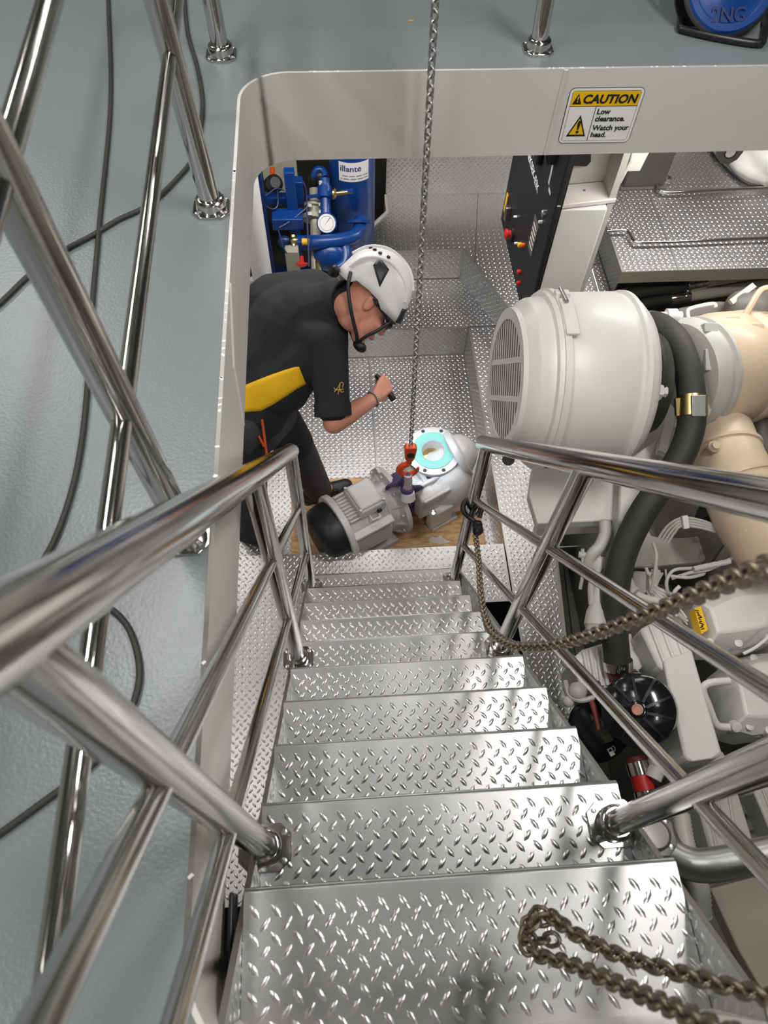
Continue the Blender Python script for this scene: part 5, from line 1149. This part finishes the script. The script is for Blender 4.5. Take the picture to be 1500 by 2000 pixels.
obj('main_pipe', MB().tube([B(590, 474), B(620, 474, 4.0), B(660, 470, 4.02), B(690, 462, 4.06), B(702, 448, 4.1), B(704, 430, 4.14)], .040, 14, smooth=5), 'blue', bm_)
obj('flange', MB().lathe(B(700, 436, 4.12), UP*.9-FW*.3, [(0, .075), (.016, .077), (.02, .04)], 24), 'blue', bm_)
obj('pump_volute', MB().ell(B(645, 500, 4.08), .10, .08, .09).ell(B(672, 492, 4.1), .055, .05, .06), 'blue', bm_)
obj('volute_pipe', MB().tube([B(668, 475), B(675, 490), B(672, 515), B(650, 528)], .03, 12, smooth=4), 'blue', bm_)
obj('gauge_pipe', MB().cyl(B(636, 425, 4.02), B(634, 350, 4.0), .030, n=14).cyl(B(634, 388, 4.0), B(634, 366, 4.0), .040, n=14), 'blue', bm_)
obj('valve_pipe', MB().cyl(B(600, 385, 4.0), B(690, 372, 3.95), .010, n=8), 'blue', bm_)
obj('sample_valve', MB().cyl(B(652, 378, 3.96), B(690, 374, 3.96), .012, n=10).lathe(B(650, 378, 3.96), RT, [(0, .03), (.01, .03), (.02, .018)], 12), 'brass', bm_)
obj('white_pipe', MB().cyl(B(614, 370, 4.08), B(618, 530, 4.08), .030, n=14).lathe(B(612, 430, 4.08), UP, [(0, .06), (.025, .06), (.027, .035), (.07, .035), (.072, .055), (.09, .055)], 20), 'olive', bm_)
for u, v in ((604, 404), (628, 402), (604, 420), (628, 416)): obj('bolt', MB().lathe(B(u, v, 4.02), UP-FW*.4, [(0, .018), (.016, .016)], 6), 'engine_white', bm_)
obj('frame_beam', MB().box(B(545, 388, 4.0), (.20, .05, .045)), 'blue', bm_, bevel=.003)
obj('frame_post', MB().box(B(574, 430, 4.05), (.055, .05, .62)), 'blue', bm_, bevel=.003)
obj('frame_post', MB().box(B(518, 450, 4.05), (.05, .05, .75)), 'blue_dark', bm_, bevel=.003)
obj('control_box', MB().box(B(562, 428, 3.98), (.17, .10, .07)), 'blue', bm_, bevel=.005)
obj('control_box', MB().box(B(582, 372, 4.0), (.06, .06, .14)), 'blue', bm_, bevel=.004)
obj('back_panel', MB().box(B(548, 345, 4.2), (.20, .02, .26)), 'olive', bm_, bevel=.003)
obj('motor_cap', MB().lathe(B(536, 358, 4.02), V(.3, -.5, .6), [(-.06, .05), (0, .05), (.02, .03)], 18), 'black', bm_)
obj('orange_knob', MB().cyl(B(532, 338, 4.02), B(532, 328, 4.0), .014, n=10), 'orange', bm_)
obj('dark_valve', MB().ell(B(628, 345, 4.05), .06, .05, .05).ell(B(612, 352, 4.05), .03, .03, .04), 'blackmetal', bm_)
obj('bend', MB().tube([B(612, 345, 4.02), B(618, 332, 4.0), B(630, 332, 4.0), B(636, 345, 4.0)], .018, 12, smooth=4), 'blue', bm_)
obj('tag_plate', MB().box(B(626, 358, 3.98), (.018, .004, .03)), 'labelwhite', bm_)
obj('yellow_label', MB().cyl(B(590, 472, 3.97), B(604, 472, 3.97), .018, n=12), 'yellow', bm_)
obj('tap_body', MB().box(B(598, 474, 4.02), (.12, .06, .06)), 'blue', bm_, bevel=.006)
obj('brass_valve', MB().cyl(B(572, 460, 4.0), B(574, 482, 4.0), .015, n=10).ell(B(575, 470, 3.99), .025, .02, .02), 'brass', bm_)
obj('pale_box', MB().box(B(572, 508, 4.05), (.075, .06, .16)), 'olive', bm_, bevel=.004)
obj('tee', MB().ell(B(556, 472, 4.02), .04, .03, .035), 'blue_dark', bm_)
hw_ = B(590, 522, 3.98); obj('red_handwheel', MB().lathe(hw_, -FW*.4+UP, [(0, .012), (.012, .034), (.02, .036), (.026, .03), (.02, .012), (.06, .010)], 18), 'red', bm_, label='red hand wheel')
vt(620, 515, 3.98, .012, z_at(620, 525, 3.98)-.05, z_at(620, 525, 3.98)+.03, 'brass', 'drain_cock')
for px_ in ([(512, 388), (525, 378), (540, 368), (555, 372)], [(518, 400), (530, 408), (542, 402), (542, 372)], [(590, 352), (598, 372), (600, 430), (604, 520)], [(545, 445), (570, 430), (600, 405)], [(544, 450), (552, 480), (560, 495)]):
    obj('capillary', MB().tube([B(u, v, 3.94) for u, v in px_], .0045, 6, smooth=4), 'blue_dark', bm_)
obj('skid', MB().box((tkc.x-.30, tkc.y-.1, -.3), (1.1, .5, .5)), 'blue_dark', bm_)
